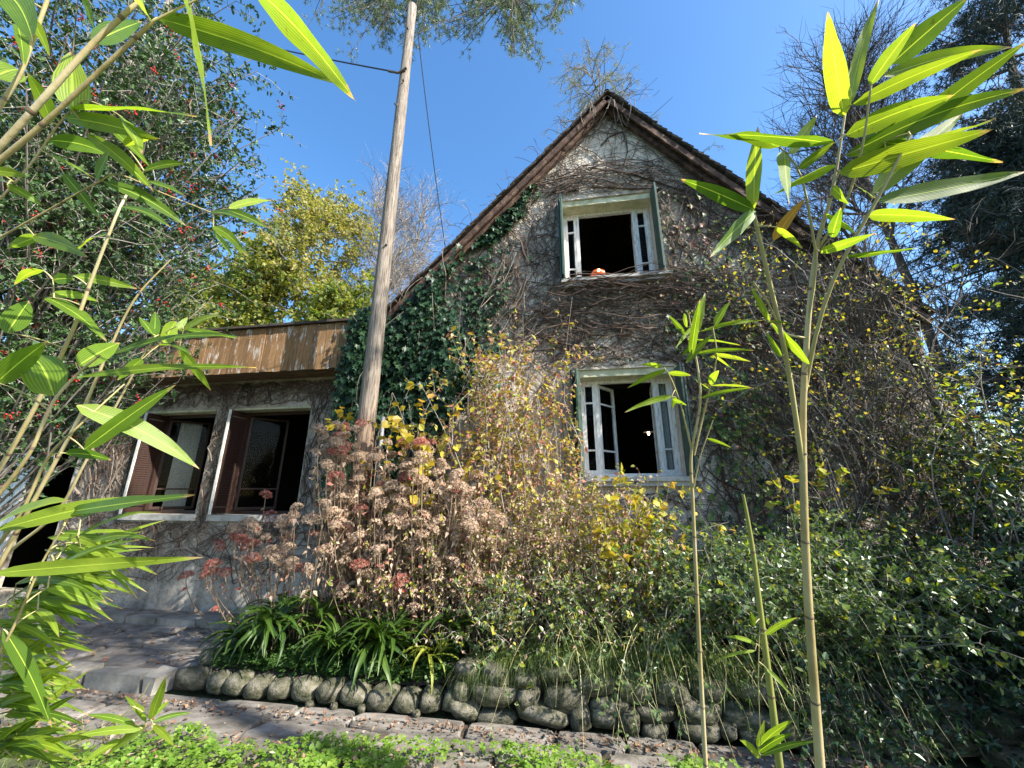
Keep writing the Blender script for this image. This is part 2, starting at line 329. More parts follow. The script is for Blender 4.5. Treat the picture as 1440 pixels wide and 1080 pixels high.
M_ivyl = leafmat('light_ivy_leaf', [(.05, .10, .02), (.10, .17, .03), (.17, .24, .04)], .4, .45)
M_yel = leafmat('yellow_leaf', [(.46, .36, .03), (.55, .45, .06), (.35, .36, .05), (.5, .28, .05)], .45, .5, (1.4, 1.3, .7))
M_pink = leafmat('autumn_leaf', [(.42, .22, .16), (.36, .12, .08), (.5, .36, .22), (.45, .38, .06), (.28, .30, .06), (.55, .42, .32)], .35, .6, (1.3, 1.1, .8))
M_dry = leafmat('dry_head', [(.28, .18, .12), (.42, .30, .20), (.56, .45, .33), (.42, .25, .19)], .2, .8, (1.2, 1.1, .9))
M_dryred = leafmat('red_head', [(.30, .06, .05), (.40, .12, .09), (.42, .26, .18), (.36, .09, .07)], .2, .8, (1.2, 1, .9))
M_shrub = leafmat('shrub_leaf', [(.045, .085, .028), (.07, .12, .04), (.11, .17, .055), (.17, .21, .07)], .28, .36, spec=.7)
M_shrubd = leafmat('dark_hedge_leaf', [(.012, .034, .014), (.022, .054, .02), (.042, .08, .03)], .12, .36, spec=.6)
M_yg = leafmat('yellow_green_leaf', [(.12, .20, .02), (.22, .30, .03), (.36, .38, .05), (.45, .40, .05)], .45, .45, (1.4, 1.4, .6))
M_clov = leafmat('clover_leaf', [(.10, .20, .02), (.15, .27, .03), (.21, .33, .05), (.27, .36, .06)], .4, .5)
M_clovd = leafmat('dark_clover_leaf', [(.03, .075, .018), (.05, .11, .025), (.08, .15, .03)], .3, .5)
M_fern = leafmat('fern_frond', [(.025, .06, .012), (.045, .095, .016), (.08, .14, .022)], .3, .4, uv=True, objrand=True)
M_fernl = leafmat('pale_fern_frond', [(.28, .32, .05), (.36, .36, .07)], .4, .45, uv=True, objrand=True)
M_grass = leafmat('grass_blade', [(.07, .13, .025), (.12, .18, .04), (.22, .24, .08)], .35, .5)
M_farY = leafmat('autumn_crown', [(.17, .19, .05), (.30, .28, .08), (.36, .31, .10), (.14, .18, .05), (.36, .24, .09)], .4, .6)
M_farG = leafmat('green_crown', [(.07, .12, .02), (.13, .18, .03), (.22, .24, .045), (.30, .25, .05)], .4, .6)
M_pine = leafmat('pine_needle', [(.06, .09, .05), (.11, .15, .08), (.20, .23, .13)], .25, .4)
M_cedar = leafmat('cedar_needle', [(.010, .022, .018), (.018, .036, .028), (.03, .055, .04)], .05, .6)
M_larch = leafmat('larch_needle', [(.10, .12, .05), (.20, .19, .08), (.28, .24, .10)], .3, .6)
M_berry = solid('red_berry', [(.38, .015, .012), (.5, .03, .02)], 20, .3, 0)
M_cable = solid('black_cable', [(.012, .012, .013), (.02, .02, .022)], 9, .6, 0)
M_pipe = solid('grey_conduit', [(.22, .23, .24), (.34, .35, .36)], 9, .5, 0)
def glassmat():
    m, n, N, L = nodes('window_glass'); g = N('ShaderNodeBsdfGlossy'); g.inputs[0].default_value = (.9, .95, 1, 1); g.inputs[1].default_value = .0
    t = N('ShaderNodeBsdfTransparent'); t.inputs[0].default_value = (.88, .9, .9, 1); f = N('ShaderNodeFresnel'); f.inputs[0].default_value = 1.1
    mx = N('ShaderNodeMixShader'); L(f.outputs[0], mx.inputs[0]); L(t.outputs[0], mx.inputs[1]); L(g.outputs[0], mx.inputs[2]); o = N('ShaderNodeOutputMaterial'); L(mx.outputs[0], o.inputs[0]); return m
M_glass = glassmat()
M_lace = solid('lace_curtain', [(.4, .4, .38), (.62, .61, .58)], 30, .9, .3)

# ================================================================= ground
def ground():
    n = 90; xs = np.concatenate([[-900, -300, -90, -40], np.linspace(-16, 16, n), [40, 90, 300, 900]]); ys = np.concatenate([[-300, -60, -25], np.linspace(-9, 12, 60), [25, 60, 300, 1200]])
    X, Y = np.meshgrid(xs, ys); Z = np.full(X.shape, -.17) + rs.rand(*X.shape) * .015
    Z = Z + np.where(Y < -2.25, .045 + np.clip((-2.25 - Y), 0, 1) * .04, 0)
    V = np.stack([X, Y, Z], -1).reshape(-1, 3); a, b = X.shape; i = np.arange(a * b).reshape(a, b)
    o = part('ground', V, np.stack([i[:-1, :-1], i[:-1, 1:], i[1:, 1:], i[1:, :-1]], -1).reshape(-1, 4), M_lawn, smooth=True); o['kind'] = 'structure'
ground()
def bed_z(x, y):
    t = np.clip((x + 1.6) / 1.6, 0, 1); t = t * t * (3 - 2 * t); h = -.02 + t * .27
    return h + np.clip((y + 1.6) / 1.6, 0, 1) * (.30 - .1 * t)
def bed():
    X, Y = np.meshgrid(np.linspace(-3.55, 7, 60), np.linspace(-1.56, -.01, 16)); Z = bed_z(X, Y) + rs.rand(*X.shape) * .03
    V = np.stack([X, Y, Z], -1).reshape(-1, 3); a, b = X.shape; i = np.arange(a * b).reshape(a, b)
    o = part('garden_bed', V, np.stack([i[:-1, :-1], i[:-1, 1:], i[1:, 1:], i[1:, :-1]], -1).reshape(-1, 4), M_soil, smooth=True); o['kind'] = 'structure'
bed()
# paving: irregular slabs, each its own object, under path / terrace
def slab_mesh(w_, d_, h_, seed):
    r = np.random.RandomState(seed); k = 10; a = np.linspace(0, 2 * math.pi, k, endpoint=False)
    sq = np.stack([np.sign(np.cos(a)) * np.abs(np.cos(a)) ** .35 * w_ / 2, np.sign(np.sin(a)) * np.abs(np.sin(a)) ** .35 * d_ / 2], 1) * (1 + r.normal(size=(k, 1)) * .04)
    top = np.c_[sq * .96, np.full(k, h_) + r.normal(size=k) * .002]; mid = np.c_[sq, np.full(k, h_ - .012)]; bot = np.c_[sq, np.zeros(k)]
    V = np.concatenate([top, mid, bot, [[0, 0, h_ + .002]]]); i = np.arange(k); j = (i + 1) % k
    F = [np.stack([i, i + 0 * i + k, j + k, j], 1), np.stack([i + k, i + 2 * k, j + 2 * k, j + k], 1), np.stack([np.full(k, 3 * k), i, j], 1)]
    me = mesh_np('paving_slab', V, F); me.materials.append(M_slab); return me
def paving(name, x0, x1, y0, y1, z, row, skip=None):
    V, F = boxes([(x0, x1, y0, y1, z - .15, z - .03)])
    base = part(name, V, F, M_soil); base['kind'] = 'structure'
    ms = [slab_mesh(1, 1, .035, s) for s in range(6)]
    y = y0
    while y < y1 - .12:
        d = min(row * random.uniform(.75, 1.2), y1 - y); x = x0 + random.uniform(-.3, 0)
        while x < x1:
            w_ = random.uniform(.5, 1.1)
            if x + w_ > x0 and not (skip and skip(x + w_ / 2, y + d / 2)):
                xa = max(x, x0); xb = min(x + w_, x1)
                if xb - xa > .15:
                    place('paving_slab', random.choice(ms), base, ((xa + xb) / 2, y + d / 2, z - .035 + random.uniform(-.004, .004)), (random.uniform(-.008, .008), random.uniform(-.008, .008), random.choice([0, math.pi]) + random.uniform(-.01, .01)), (xb - xa - .006, d - .006, 1))
            x += w_
        y += d
    return base
paving('terrace', -8.4, -3.62, -1.62, .13, 0.0, .5)
paving('path', -6.2, 5.0, -2.75, -1.74, -.12, .42)

# ================================================================= house
AX, AZ = .82, 8.13                                     # apex of the rake
def rakez(x): return AZ - (AX - x) * 1.046 if x < AX else AZ - (x - AX) * 1.205
house = thing('house', 'two-storey gabled house with grey rendered front overgrown with bare creeper', 'house', (AX, 3, -.2))
UW = (-.02, 1.38, 4.72, 6.22); LW = (.12, 1.42, 1.82, 3.30)
def holed_wall(name, outer, holes, y0, y1, mat, parent):
    loops = [[Vector((x, z, 0)) for x, z in outer]] + [[Vector((x, z, 0)) for x, z in h] for h in holes]
    tri = geometry.tessellate_polygon(loops); pts = [p for l in loops for p in l]; n = len(pts)
    V = np.array([[p.x, y0, p.y] for p in pts] + [[p.x, y1, p.y] for p in pts]); F3 = [list(t) for t in tri] + [[t[0] + n, t[2] + n, t[1] + n] for t in tri]; F4 = []; o = 0
    for l in loops:
        k = len(l)
        for i in range(k): a, b = o + i, o + (i + 1) % k; F4.append([a, b, b + n, a + n])
        o += k
    return part(name, V, [np.array(F3), np.array(F4)], mat, parent)
def rect(w_): return [(w_[0], w_[2]), (w_[0], w_[3]), (w_[1], w_[3]), (w_[1], w_[2])]
xl, xr = -3.12, 4.42
holed_wall('front_wall', [(xl, -.25), (xr, -.25), (xr, rakez(xr) - .14), (AX, AZ - .2), (xl, rakez(xl) - .14)], [rect(UW), rect(LW)], 0, .38, M_plaster, house)
V, F = boxes([(xl, xl + .35, .381, 7, -.25, rakez(xl) - .2), (xr - .35, xr, .381, 7, -.25, rakez(xr) - .2), (xl + .351, xr - .351, 6.7, 7, -.25, 3.4)]); part('side_wall', V, F, M_plaster, house)
V = np.array([[xl, 6.8, 3.3], [xr, 6.8, 3.3], [AX, 6.8, AZ - .25], [xl, 7, 3.3], [xr, 7, 3.3], [AX, 7, AZ - .25]]); part('rear_gable', V, [np.array([[0, 2, 1], [3, 4, 5]]), np.array([[0, 1, 4, 3], [1, 2, 5, 4], [2, 0, 3, 5]])], M_plaster, house)
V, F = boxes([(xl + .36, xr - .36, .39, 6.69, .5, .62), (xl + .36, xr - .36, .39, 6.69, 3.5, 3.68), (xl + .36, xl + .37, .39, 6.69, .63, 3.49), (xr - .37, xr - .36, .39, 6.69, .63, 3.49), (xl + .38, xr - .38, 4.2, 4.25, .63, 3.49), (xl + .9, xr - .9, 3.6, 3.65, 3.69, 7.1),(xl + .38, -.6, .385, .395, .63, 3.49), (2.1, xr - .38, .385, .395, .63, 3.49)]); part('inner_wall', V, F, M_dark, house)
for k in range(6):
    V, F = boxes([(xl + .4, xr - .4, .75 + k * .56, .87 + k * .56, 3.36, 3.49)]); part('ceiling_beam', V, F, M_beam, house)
# roof: slab each side, tile courses proud of it
def slope_pts(s):                                     # s=-1 left, +1 right : apex, eave (x,z)
    return (AX, AZ), ((-3.45, rakez(-3.45)) if s < 0 else (4.5, rakez(4.5)))
roof = None
for s in (-1, 1):
    (ax, az), (ex, ez) = slope_pts(s); d = np.array([ex - ax, ez - az]); Ls = np.linalg.norm(d); d /= Ls; nrm = np.array([-d[1] * -s * -1, abs(d[0])]); nrm = np.array([s * abs(d[1]), abs(d[0])])
    def P2(t, h): return (ax + d[0] * t + nrm[0] * h, az + d[1] * t + nrm[1] * h)
    a0, a1, e0, e1 = P2(0, -.06), P2(0, 0), P2(Ls, -.06), P2(Ls, 0)
    V = np.array([[a0[0], -.16, a0[1]], [a1[0], -.16, a1[1]], [e1[0], -.16, e1[1]], [e0[0], -.16, e0[1]], [a0[0], 7.2, a0[1]], [a1[0], 7.2, a1[1]], [e1[0], 7.2, e1[1]], [e0[0], 7.2, e0[1]]])
    ro = part('roof_slope', V, np.array([[0, 1, 2, 3], [7, 6, 5, 4], [0, 4, 5, 1], [1, 5, 6, 2], [2, 6, 7, 3], [3, 7, 4, 0]]), M_rake, house)
    # barge board (weathered, under the tiles) and soffit rafter
    for nm, y0, y1, h0, h1, mm in (('barge_board', -.20, -.162, -.12, -.035, M_rake), ('rafter', -.10, -.04, -.17, -.062, M_rake)):
        q = [P2(.02, h0), P2(.02, h1), P2(Ls, h1), P2(Ls, h0)]
        V = np.array([[p[0], y0, p[1]] for p in q] + [[p[0], y1, p[1]] for p in q]); part(nm, V, np.array([[0, 1, 2, 3], [7, 6, 5, 4], [0, 4, 5, 1], [1, 5, 6, 2], [2, 6, 7, 3], [3, 7, 4, 0]]), mm, house)
    # rake-edge tiles (each an object), remaining courses joined
    tm = []
    for q in range(4):
        r = np.random.RandomState(q); V = boxV(-.09, .09, 0, .17, 0, .022); V[:, 1:2] += r.normal(size=(8, 1)) * .006; V[:, 0] += r.normal(size=8) * .006; V[:, 2] += r.normal(size=8) * .003
        me = mesh_np('tile', V, BOXF); me.materials.append(M_tile); tm.append(me)
    step = .105; k = int(Ls / step); ang = math.atan2(d[1], d[0])
    for i in range(k):
        c = P2(.06 + i * step, .012 + .006)
        rl = (0, -math.atan2(d[1], d[0]) - (.13 if True else 0) * 1, 0) if s > 0 else (0, -(math.atan2(d[1], d[0])) - math.pi + .13, 0)
        place('tile', random.choice(tm), ro, (c[0], -.23 + random.uniform(-.02, .012), c[1] + random.uniform(-.006, .01)), (random.uniform(-.03, .03), rl[1] + random.uniform(-.04, .04), random.uniform(-.05, .05)), (1, random.uniform(.9, 1.1), 1))
    bx = []
    for i in range(k):
        for j in range(42):
            c = P2(.06 + i * step, .018 ); y = -.055 + j * .172
            b = boxV(-.09, .09, 0, .165, 0, .02); a = (-math.atan2(d[1], d[0]) - .13) if s > 0 else (-math.atan2(d[1], d[0]) - math.pi + .13)
            ca, sa = math.cos(a), math.sin(a); b = np.stack([b[:, 0] * ca + b[:, 2] * sa, b[:, 1], -b[:, 0] * sa + b[:, 2] * ca], 1) + np.array([c[0], y, c[1] + rs.rand() * .006]); bx.append(b)
    part('tile', np.concatenate(bx), np.concatenate([BOXF + 8 * q for q in range(len(bx))]), M_tile, ro, kind='stuff')
V = tubes(np.array([[[AX, -.23 + q * .4, AZ + .02] for q in range(19)]]), .045, 8); part('ridge_capping', V[0], V[1], M_tile, house, True)

# ---- main windows
def casement(parent, x0, x1, z0, z1, y, mat=M_white, bars=(.25, .78), st=.045, th=.035, rotpiv=None, ang=0, name='sash'):
    """one glazed leaf: stiles, rails and glazing bars as one sash, panes as sub-parts"""
    bl = [(x0, x0 + st, y, y + th, z0, z1), (x1 - st, x1, y, y + th, z0, z1), (x0 + st, x1 - st, y, y + th, z0, z0 + st * 1.3), (x0 + st, x1 - st, y, y + th, z1 - st, z1)]
    H = z1 - z0; edges = [z0 + st * 1.3]
    for b in bars:
        zc = z0 + H * b; bl.append((x0 + st, x1 - st, y + .004, y + th - .004, zc - .012, zc + .012)); edges += [zc - .012, zc + .012]
    edges.append(z1 - st); V, F = boxes(bl); piv = np.array([rotpiv if rotpiv is not None else x0, y, 0])
    if ang: V = rot_z(V, piv, ang)
    sa = part(name, V, F, mat, parent)
    for i in range(0, len(edges), 2):
        pv, pf = boxes([(x0 + st, x1 - st, y + th * .45, y + th * .55, edges[i], edges[i + 1])])
        if ang: pv = rot_z(pv, piv, ang)
        part('pane', pv, pf, M_glass, sa)
    return sa
def main_window(W, open_leaf):
    x0, x1, z0, z1 = W; y = .24
    sl_w = .17
    # lintel face and soffit liner, pale yellowish
    V, F = boxes([(x0 + .002, x1 - .002, .03, y + .08, z1 - .10, z1 - .002)]); part('lintel', V, F, M_lintel, house)
    z1 -= .10
    V, F = boxes([(x0 + .004, x0 + .05, y, y + .06, z0 + .05, z1), (x1 - .05, x1 - .004, y, y + .06, z0 + .05, z1), (x0 + .05, x1 - .05, y, y + .06, z1 - .045, z1 - .002), (x0 + .004, x1 - .004, y - .02, y + .08, z0 + .001, z0 + .05),
                  (x0 + sl_w + .05, x0 + sl_w + .10, y, y + .07, z0 + .05, z1 - .045), (x1 - sl_w - .10, x1 - sl_w - .05, y, y + .07, z0 + .05, z1 - .045)])
    fr = part('window_frame', V, F, M_white, house)
    casement(fr, x0 + .05, x0 + .05 + sl_w, z0 + .052, z1 - .046, y + .01, st=.035); casement(fr, x1 - .05 - sl_w, x1 - .05, z0 + .052, z1 - .046, y + .01, st=.035)
    if open_leaf:
        casement(fr, x0 + sl_w + .101, x0 + sl_w + .101 + .42, z0 + .055, z1 - .05, y + .03, rotpiv=x0 + sl_w + .101, ang=R(52))
        casement(fr, x1 - sl_w - .101 - .42, x1 - sl_w - .101, z0 + .055, z1 - .05, y + .03, rotpiv=x1 - sl_w - .101, ang=R(-96))
    else:
        casement(fr, x0 + sl_w + .101, x0 + sl_w + .101 + .38, z0 + .055, z1 - .05, y + .03, rotpiv=x0 + sl_w + .101, ang=R(100))
        casement(fr, x1 - sl_w - .101 - .38, x1 - sl_w - .101, z0 + .055, z1 - .05, y + .03, rotpiv=x1 - sl_w - .101, ang=R(-97))
    # outer sill in two steps
    V, F = boxes([(x0 + .003, x1 - .003, -.001, y - .021, z0 - .03, z0 + .012), (x0 - .05, x1 + .12, -.13, -.002, z0 - .06, z0 - .004), (x0 + .0, x1 + .06, -.09, -.003, z0 - .12, z0 - .0605)]); part('window_sill', V, F, M_sill, house)
    # green shutters standing out from the wall, louvred boards + strap hinges
    for s in (-1, 1):
        xx = x0 - .03 if s < 0 else x1 + .03; bl = []; L_ = .13 if W is UW else .2
        for k in range(4): bl.append((xx - .012, xx + .012, -.005 - (k + 1) * L_ / 4 + .003, -.005 - k * L_ / 4, z0 - .02, z1 + .06))
        V, F = boxes(bl); a = R(7) if s > 0 else R(-9 if W is UW else -24); piv = np.array([xx, 0, 0]); V = rot_z(V, piv, a); sh = part('shutter', V, F, M_green, house)
        bl2 = []
        for zz in (.12, .5, .88):
            zc = z0 + (z1 - z0) * zz; V, F = boxes([(xx - .018, xx + .018, -L_ + .01, -.01, zc - .018, zc + .018)]); part('hinge', rot_z(V, piv, a), F, M_green, sh)
        # second folded leaf of the shutter, set back along the reveal
        V, F = boxes([(xx - .012 - s * .035, xx + .012 - s * .035, -.24, .0, z0 - .0, z1 + .05)]); part('shutter', rot_z(V, piv, a * .5), F, M_green, house)
main_window(UW, False); main_window(LW, True)
xs = np.linspace(0, 1, 30); V = [[LW[1] - .25 + u * .2, .34 + .02 * math.sin(u * 30), zz] for zz in (LW[2] + .06, LW[3] - .16) for u in xs]; i = np.arange(29); part('curtain', V, np.stack([i, i + 1, i + 31, i + 30], 1), M_lace, house, True)

def lathe(prof, c, k=20, rib=0.0, nr=10):
    V = []; m = len(prof)
    for r, z in prof:
        for i in range(k):
            a = 2 * math.pi * i / k; rr = r * (1 + rib * math.cos(nr * a)); V.append([c[0] + rr * math.cos(a), c[1] + rr * math.sin(a), c[2] + z])
    idx = np.arange(m * k).reshape(m, k); F = np.stack([idx[:-1], np.roll(idx[:-1], -1, 1), np.roll(idx[1:], -1, 1), idx[1:]], -1).reshape(-1, 4)
    return np.array(V), F
lp = atY(841, 392, .20); lp[2] = 4.79; lp[1] = .10
lamp = thing('lamp', 'small round ribbed orange glass lamp glowing on the upper window sill', 'lamp', tuple(lp))
m, n, N, L = nodes('orange_glass'); p = N('ShaderNodeBsdfPrincipled'); p.inputs['Base Color'].default_value = (.5, .08, .02, 1); p.inputs['Roughness'].default_value = .25; p.inputs['Emission Color'].default_value = (1, .16, .03, 1); p.inputs['Emission Strength'].default_value = .12
L(p.outputs[0], N('ShaderNodeOutputMaterial').inputs[0]); M_og = m
V, F = lathe([(.055, 0), (.095, .02), (.115, .06), (.105, .105), (.07, .14), (.03, .155)], lp, 40, .05, 10); part('lamp_shade', V, F, M_og, lamp, True)
V, F = lathe([(.0, 0), (.014, .008), (.022, .022), (.014, .036), (0, .044)], lp + [.0, -.118, .06], 12); part('bulb', V, F, emis('warm_bulb', (1, .62, .2), 9), lamp, True)
V, F = lathe([(.06, -.015), (.062, 0), (.0, .001)], lp, 16); part('base', V, F, M_iron, lamp)
bp = atY(912, 610, 2.4)
pend = thing('pendant_lamp', 'small lit ceiling bulb hanging in the dark room of the lower window', 'lamp', tuple(bp))
V, F = lathe([(0, -.03), (.018, -.015), (.022, .01), (.012, .04), (0, .05)], bp, 12); part('bulb', V, F, emis('pendant_bulb', (1, .75, .45), 14), pend, True)
V, F = lathe([(.10, .03), (.06, .07), (.02, .1)], bp, 14); part('lamp_shade', V, F, M_iron, pend)
V, F = tubes([[bp + [0, 0, .1], bp + [0, 0, 3.49 - bp[2]]]], .004, 4); part('cord', V, F, M_cable, pend)

# ================================================================= side wing (annexe)
AY = .15
wing = thing('house_wing', 'low flat-roofed side wing with brown plank fascia and two shuttered openings', 'building', (-6, 2, 0))
O1 = (-7.14, -5.85, 1.30, 2.97); O2 = (-5.52, -4.12, 1.30, 2.97); DO = (-9.6, -8.40, .1, 2.5)
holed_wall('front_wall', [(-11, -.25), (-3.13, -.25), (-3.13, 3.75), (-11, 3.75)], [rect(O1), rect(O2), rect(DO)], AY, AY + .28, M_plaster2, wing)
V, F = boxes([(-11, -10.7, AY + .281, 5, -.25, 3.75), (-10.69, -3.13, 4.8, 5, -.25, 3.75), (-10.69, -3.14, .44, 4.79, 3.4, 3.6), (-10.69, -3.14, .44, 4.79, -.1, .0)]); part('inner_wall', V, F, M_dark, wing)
V, F = boxes([(-11.1, -3.3, -.24, 5.1, 3.76, 3.86), (-11.1, -3.3, -.32, 5.1, 4.19, 4.225)]); part('flat_roof', V, F, M_tile, wing)
V, F = boxes([(-11.1, -3.3, -.24, .149, 3.44, 3.47)]); part('soffit', V, F, M_wood, wing)
x = -10.9; k = 0
pm = []
for q in range(4):
    V, F = boxes([(-.056, .056, -.011, .011, 0, .745)]); V[:, 0] += np.random.RandomState(q).normal(size=8) * .0015; me = mesh_np('fascia_board', V, F); me.materials.append(M_plank); pm.append(me)
while x < -3.36:
    place('fascia_board', random.choice(pm), wing, (x, -.255 + random.uniform(-.004, .004), 3.435 + random.uniform(-.008, .008)), (0, random.uniform(-.004, .004), 0)); x += .1185
V, F = boxes([(-11.1, -3.3, -.241, -.235, 3.45, 4.18)]); part('fascia_backing', V, F, M_barkd, wing)
def wing_opening(O, lace):
    x0, x1, z0, z1 = O; y = AY
    V, F = boxes([(x0 - .06, x1 + .06, y - .05, y + .2, z0 - .09, z0 - .002)]); part('window_sill', V, F, M_sill, wing)
    V, F = boxes([(x0 + .002, x1 - .002, y + .003, y + .27, z1 - .035, z1 - .002)]); part('lintel', V, F, M_lintel, wing)
    # louvred shutter folded back into the left reveal, white front edge
    bl = [(x0 + .01, x0 + .045, y - .09, y - .05, z0 + .02, z1 - .045), (x0 + .01, x0 + .045, y + .26, y + .30, z0 + .02, z1 - .045), (x0 + .01, x0 + .045, y - .05, y + .26, z0 + .02, z0 + .10), (x0 + .01, x0 + .045, y - .05, y + .26, z1 - .12, z1 - .045)]
    V, F = boxes(bl); sh = part('shutter', V, F, M_brownp, wing)
    zz = z0 + .12
    sv = boxV(-.004, .014, -.155, .155, 0, .035); sv[:4, 0] += .012; me = mesh_np('slat', sv, BOXF); me.materials.append(M_brownp)
    while zz < z1 - .15: place('slat', me, sh, (x0 + .026, y + .105, zz)); zz += .036
    V, F = boxes([(x0 + .006, x0 + .05, y - .104, y - .091, z0 + .005, z1 - .04)]); part('shutter_edge', V, F, M_white, wing)
    # dark right frame and casement leaf opened inwards
    V, F = boxes([(x0 + .05, x0 + .10, y + .2, y + .26, z0, z1 - .036), (x1 - .05, x1 - .005, y + .16, y + .26, z0, z1 - .036), (x0 + .10, x1 - .05, y + .2, y + .26, z0, z0 + .05), (x0 + .10, x1 - .05, y + .2, y + .26, z1 - .09, z1 - .036)]); fr = part('window_frame', V, F, M_brownp, wing)
    casement(fr, x0 + .10, x0 + .68, z0 + .055, z1 - .095, y + .26, mat=M_brownp, bars=(.22,), st=.035, rotpiv=x0 + .10, ang=R(48))
    if lace:
        xs = np.linspace(0, 1, 40); V = []; 
        for zz in (z0 + .02, z1 - .1):
            for u in xs: V.append([x0 + .13 + u * .22, y + .44 + .2 * u + .02 * math.sin(u * 45), zz])
        i = np.arange(39); F = np.stack([i, i + 1, i + 41, i + 40], 1); cu = part('curtain', V, F, M_lace, wing, True)
wing_opening(O1, True); wing_opening(O2, False)
# white door leaf standing open at the far left + rail above the doorway
V, F = boxes([(-9.5, -8.9, -.05, -.01, .12, 2.3)]); d = part('door', rot_z(V, np.array([-9.5, 0, 0]), R(-6)), F, M_white, wing); V, F = boxes([(-9.0, -8.96, -.12, -.05, 1.0, 1.12)]); part('handle', V, F, M_iron, d)
V, F = boxes([(-9.7, -7.85, -.35, .14, 2.62, 2.65)]); part('door_canopy', V, F, M_pipe, wing)

# kerb in front of the wing
kb = thing('kerb', 'row of grey kerb stones along the foot of the side wing', 'kerb', (-5.2, -.45, 0))
x = -7.2
for k in range(9):
    L_ = random.uniform(.38, .6)
    if x + L_ > -3.7: break
    V, F = boxes([(x, x + L_ - .02, -.53, -.38, -.02, .085 + random.uniform(-.01, .01))]); V += rs.normal(size=V.shape) * .006; part('kerb_stone', V, F, M_kerb, kb); x += L_
kb = thing('kerb', 'grey step kerb where the terrace meets the lower path at left', 'kerb', (-4.5, -1.75, -.12))
for x, L_ in ((-6.1, .5), (-5.58, .48), (-5.08, .5), (-4.55, .60), (-3.93, .16)):
    V, F = boxes([(x, x + L_ - .02, -1.80, -1.62, -.14, .02)]); V += rs.normal(size=V.shape) * .008; part('kerb_stone', V, F, M_kerb, kb)

# retaining wall of rounded stones
def stone_mesh(seed):
    r = np.random.RandomState(seed); import bmesh
    bm = bmesh.new(); bmesh.ops.create_icosphere(bm, subdivisions=2, radius=.5)
    k = r.normal(size=(5, 3)) ; k /= np.linalg.norm(k, axis=1)[:, None]
    for v in bm.verts:
        p = np.array(v.co); q = np.sign(p) * np.abs(p * 2) ** .6 * .47; a = 1 + sum(.16 * math.sin(3 * float(np.dot(kk, p)) * 2 + i) for i, kk in enumerate(k)) * .45; v.co = q * a
    me = bpy.data.meshes.new('stone'); bm.to_mesh(me); bm.free(); me.shade_smooth(); me.materials.append(M_stone); return me
SM = [stone_mesh(s) for s in range(8)]
rw = thing('stone_wall', 'low retaining wall of rounded mossy stones edging the planted bed', 'wall', (0, -1.66, -.12))
def stone(x, y, z, sx, sy, sz): place('stone', random.choice(SM), rw, (x, y, z), (random.uniform(-.15, .15), random.uniform(-.12, .12), random.uniform(-.2, .2) + random.choice([0, math.pi])), (sx, sy, sz))
x = -3.70
while x < -1.1:
    w_ = random.uniform(.19, .31); stone(x + w_ / 2, -1.63 + random.uniform(-.02, .02), -.045 + random.uniform(-.012, .012), w_ * 1.0, .24, random.uniform(.15, .2)); x += w_ * .97
    if random.random() < .5: stone(x, -1.75, -.10, .06, .06, .06)
x = -1.1; rows = [(-.075, .13), (.045, .14), (.165, .13)]
for z, h in rows:
    x = -1.15 + random.uniform(0, .1)
    while x < 5.5:
        w_ = random.choice([.13, .18, .22, .27, .34, .4]); stone(x + w_ / 2, -1.63 + random.uniform(-.03, .03) + (z + .06) * .15, z + random.uniform(-.03, .03), w_ * 1.04, .3, h * random.uniform(.9, 1.55)); x += w_ * .96
for i in range(7): stone(-3.62 + random.uniform(-.04, .04) + .03 * i, -1.45 + i * .17, .02 + random.uniform(-.03, .05), .24, .2, .2)
V, F = boxes([(-3.5, -1.15, -1.56, -1.5, -.2, -.02), (-1.16, 5.5, -1.55, -1.49, -.2, .18)]); part('earth_backing', V, F, M_soil, rw)

# ================================================================= pole, cables
pz0, pz1 = -.1, 10.05; px = -2.58
pole = thing('utility_pole', 'tall weathered wooden utility pole rising in front of the ivy', 'utility pole', (px, -.85, 0))
K = 14; P = np.array([[[px + .06 * t, -.85, pz0 + (pz1 - pz0) * t] for t in np.linspace(0, 1, K)]]); r = np.linspace(.125, .074, K)[None] * (1 + rs.normal(size=(1, K)) * .012)
V, F = tubes(P, r, 18); ctop = np.arange(18) + 18 * (K - 1)
part('post', V, [F, ctop[None]], M_pole, pole, True)
for bz, ba in ((8.1, -1.2), (7.6, -1.9), (9.3, -1.4), (5.0, -1.0)):
    bc = np.array([px + .06 * bz / 10 + .1 * math.cos(ba), -.85 + .1 * math.sin(ba), bz]); V, F = tubes([[bc, bc + np.array([math.cos(ba), math.sin(ba), 0]) * .04]], .016, 6); part('bolt', V, [F, np.array([[6, 7, 8, 9, 10, 11]])], M_iron, pole)
c0 = atY(570, 97, -.95)
V, F = tubes([[c0 + [.02, 0, .02], c0 + [-.12, 0, -.06], c0 + [-.3, .0, .02]]], .02, 6); part('clamp', V, F, M_iron, pole)
pb = thing('conduit', 'thin grey metal conduit rising beside the foot of the wooden pole', 'pipe', (px + .2, -.78, 0)); V, F = tubes([[[px + .2, -.78, .1], [px + .2, -.78, 2.55]]], .025, 8); part('pipe', V, F, M_pipe, pb, True)
def cable(label, a, b, sag, r=.012):
    t = np.linspace(0, 1, 30)[:, None]; P = a * (1 - t) + b * t; P[:, 2] -= 4 * sag * (t * (1 - t))[:, 0]; V, F = tubes(P[None], r, 6); o = part('cable', V, F, M_cable); o['label'] = label; o['category'] = 'cable'
cable('black overhead cable running left from the pole behind the bamboo leaves', c0 + np.array([-.28, 0, .02]), atY(120, -10, 1.0) , .25, .012)
cable('thin black cable dropping from the pole top to the roof edge', atY(588, 50, -.8), atY(628, 360, 1.5), .12, .008)

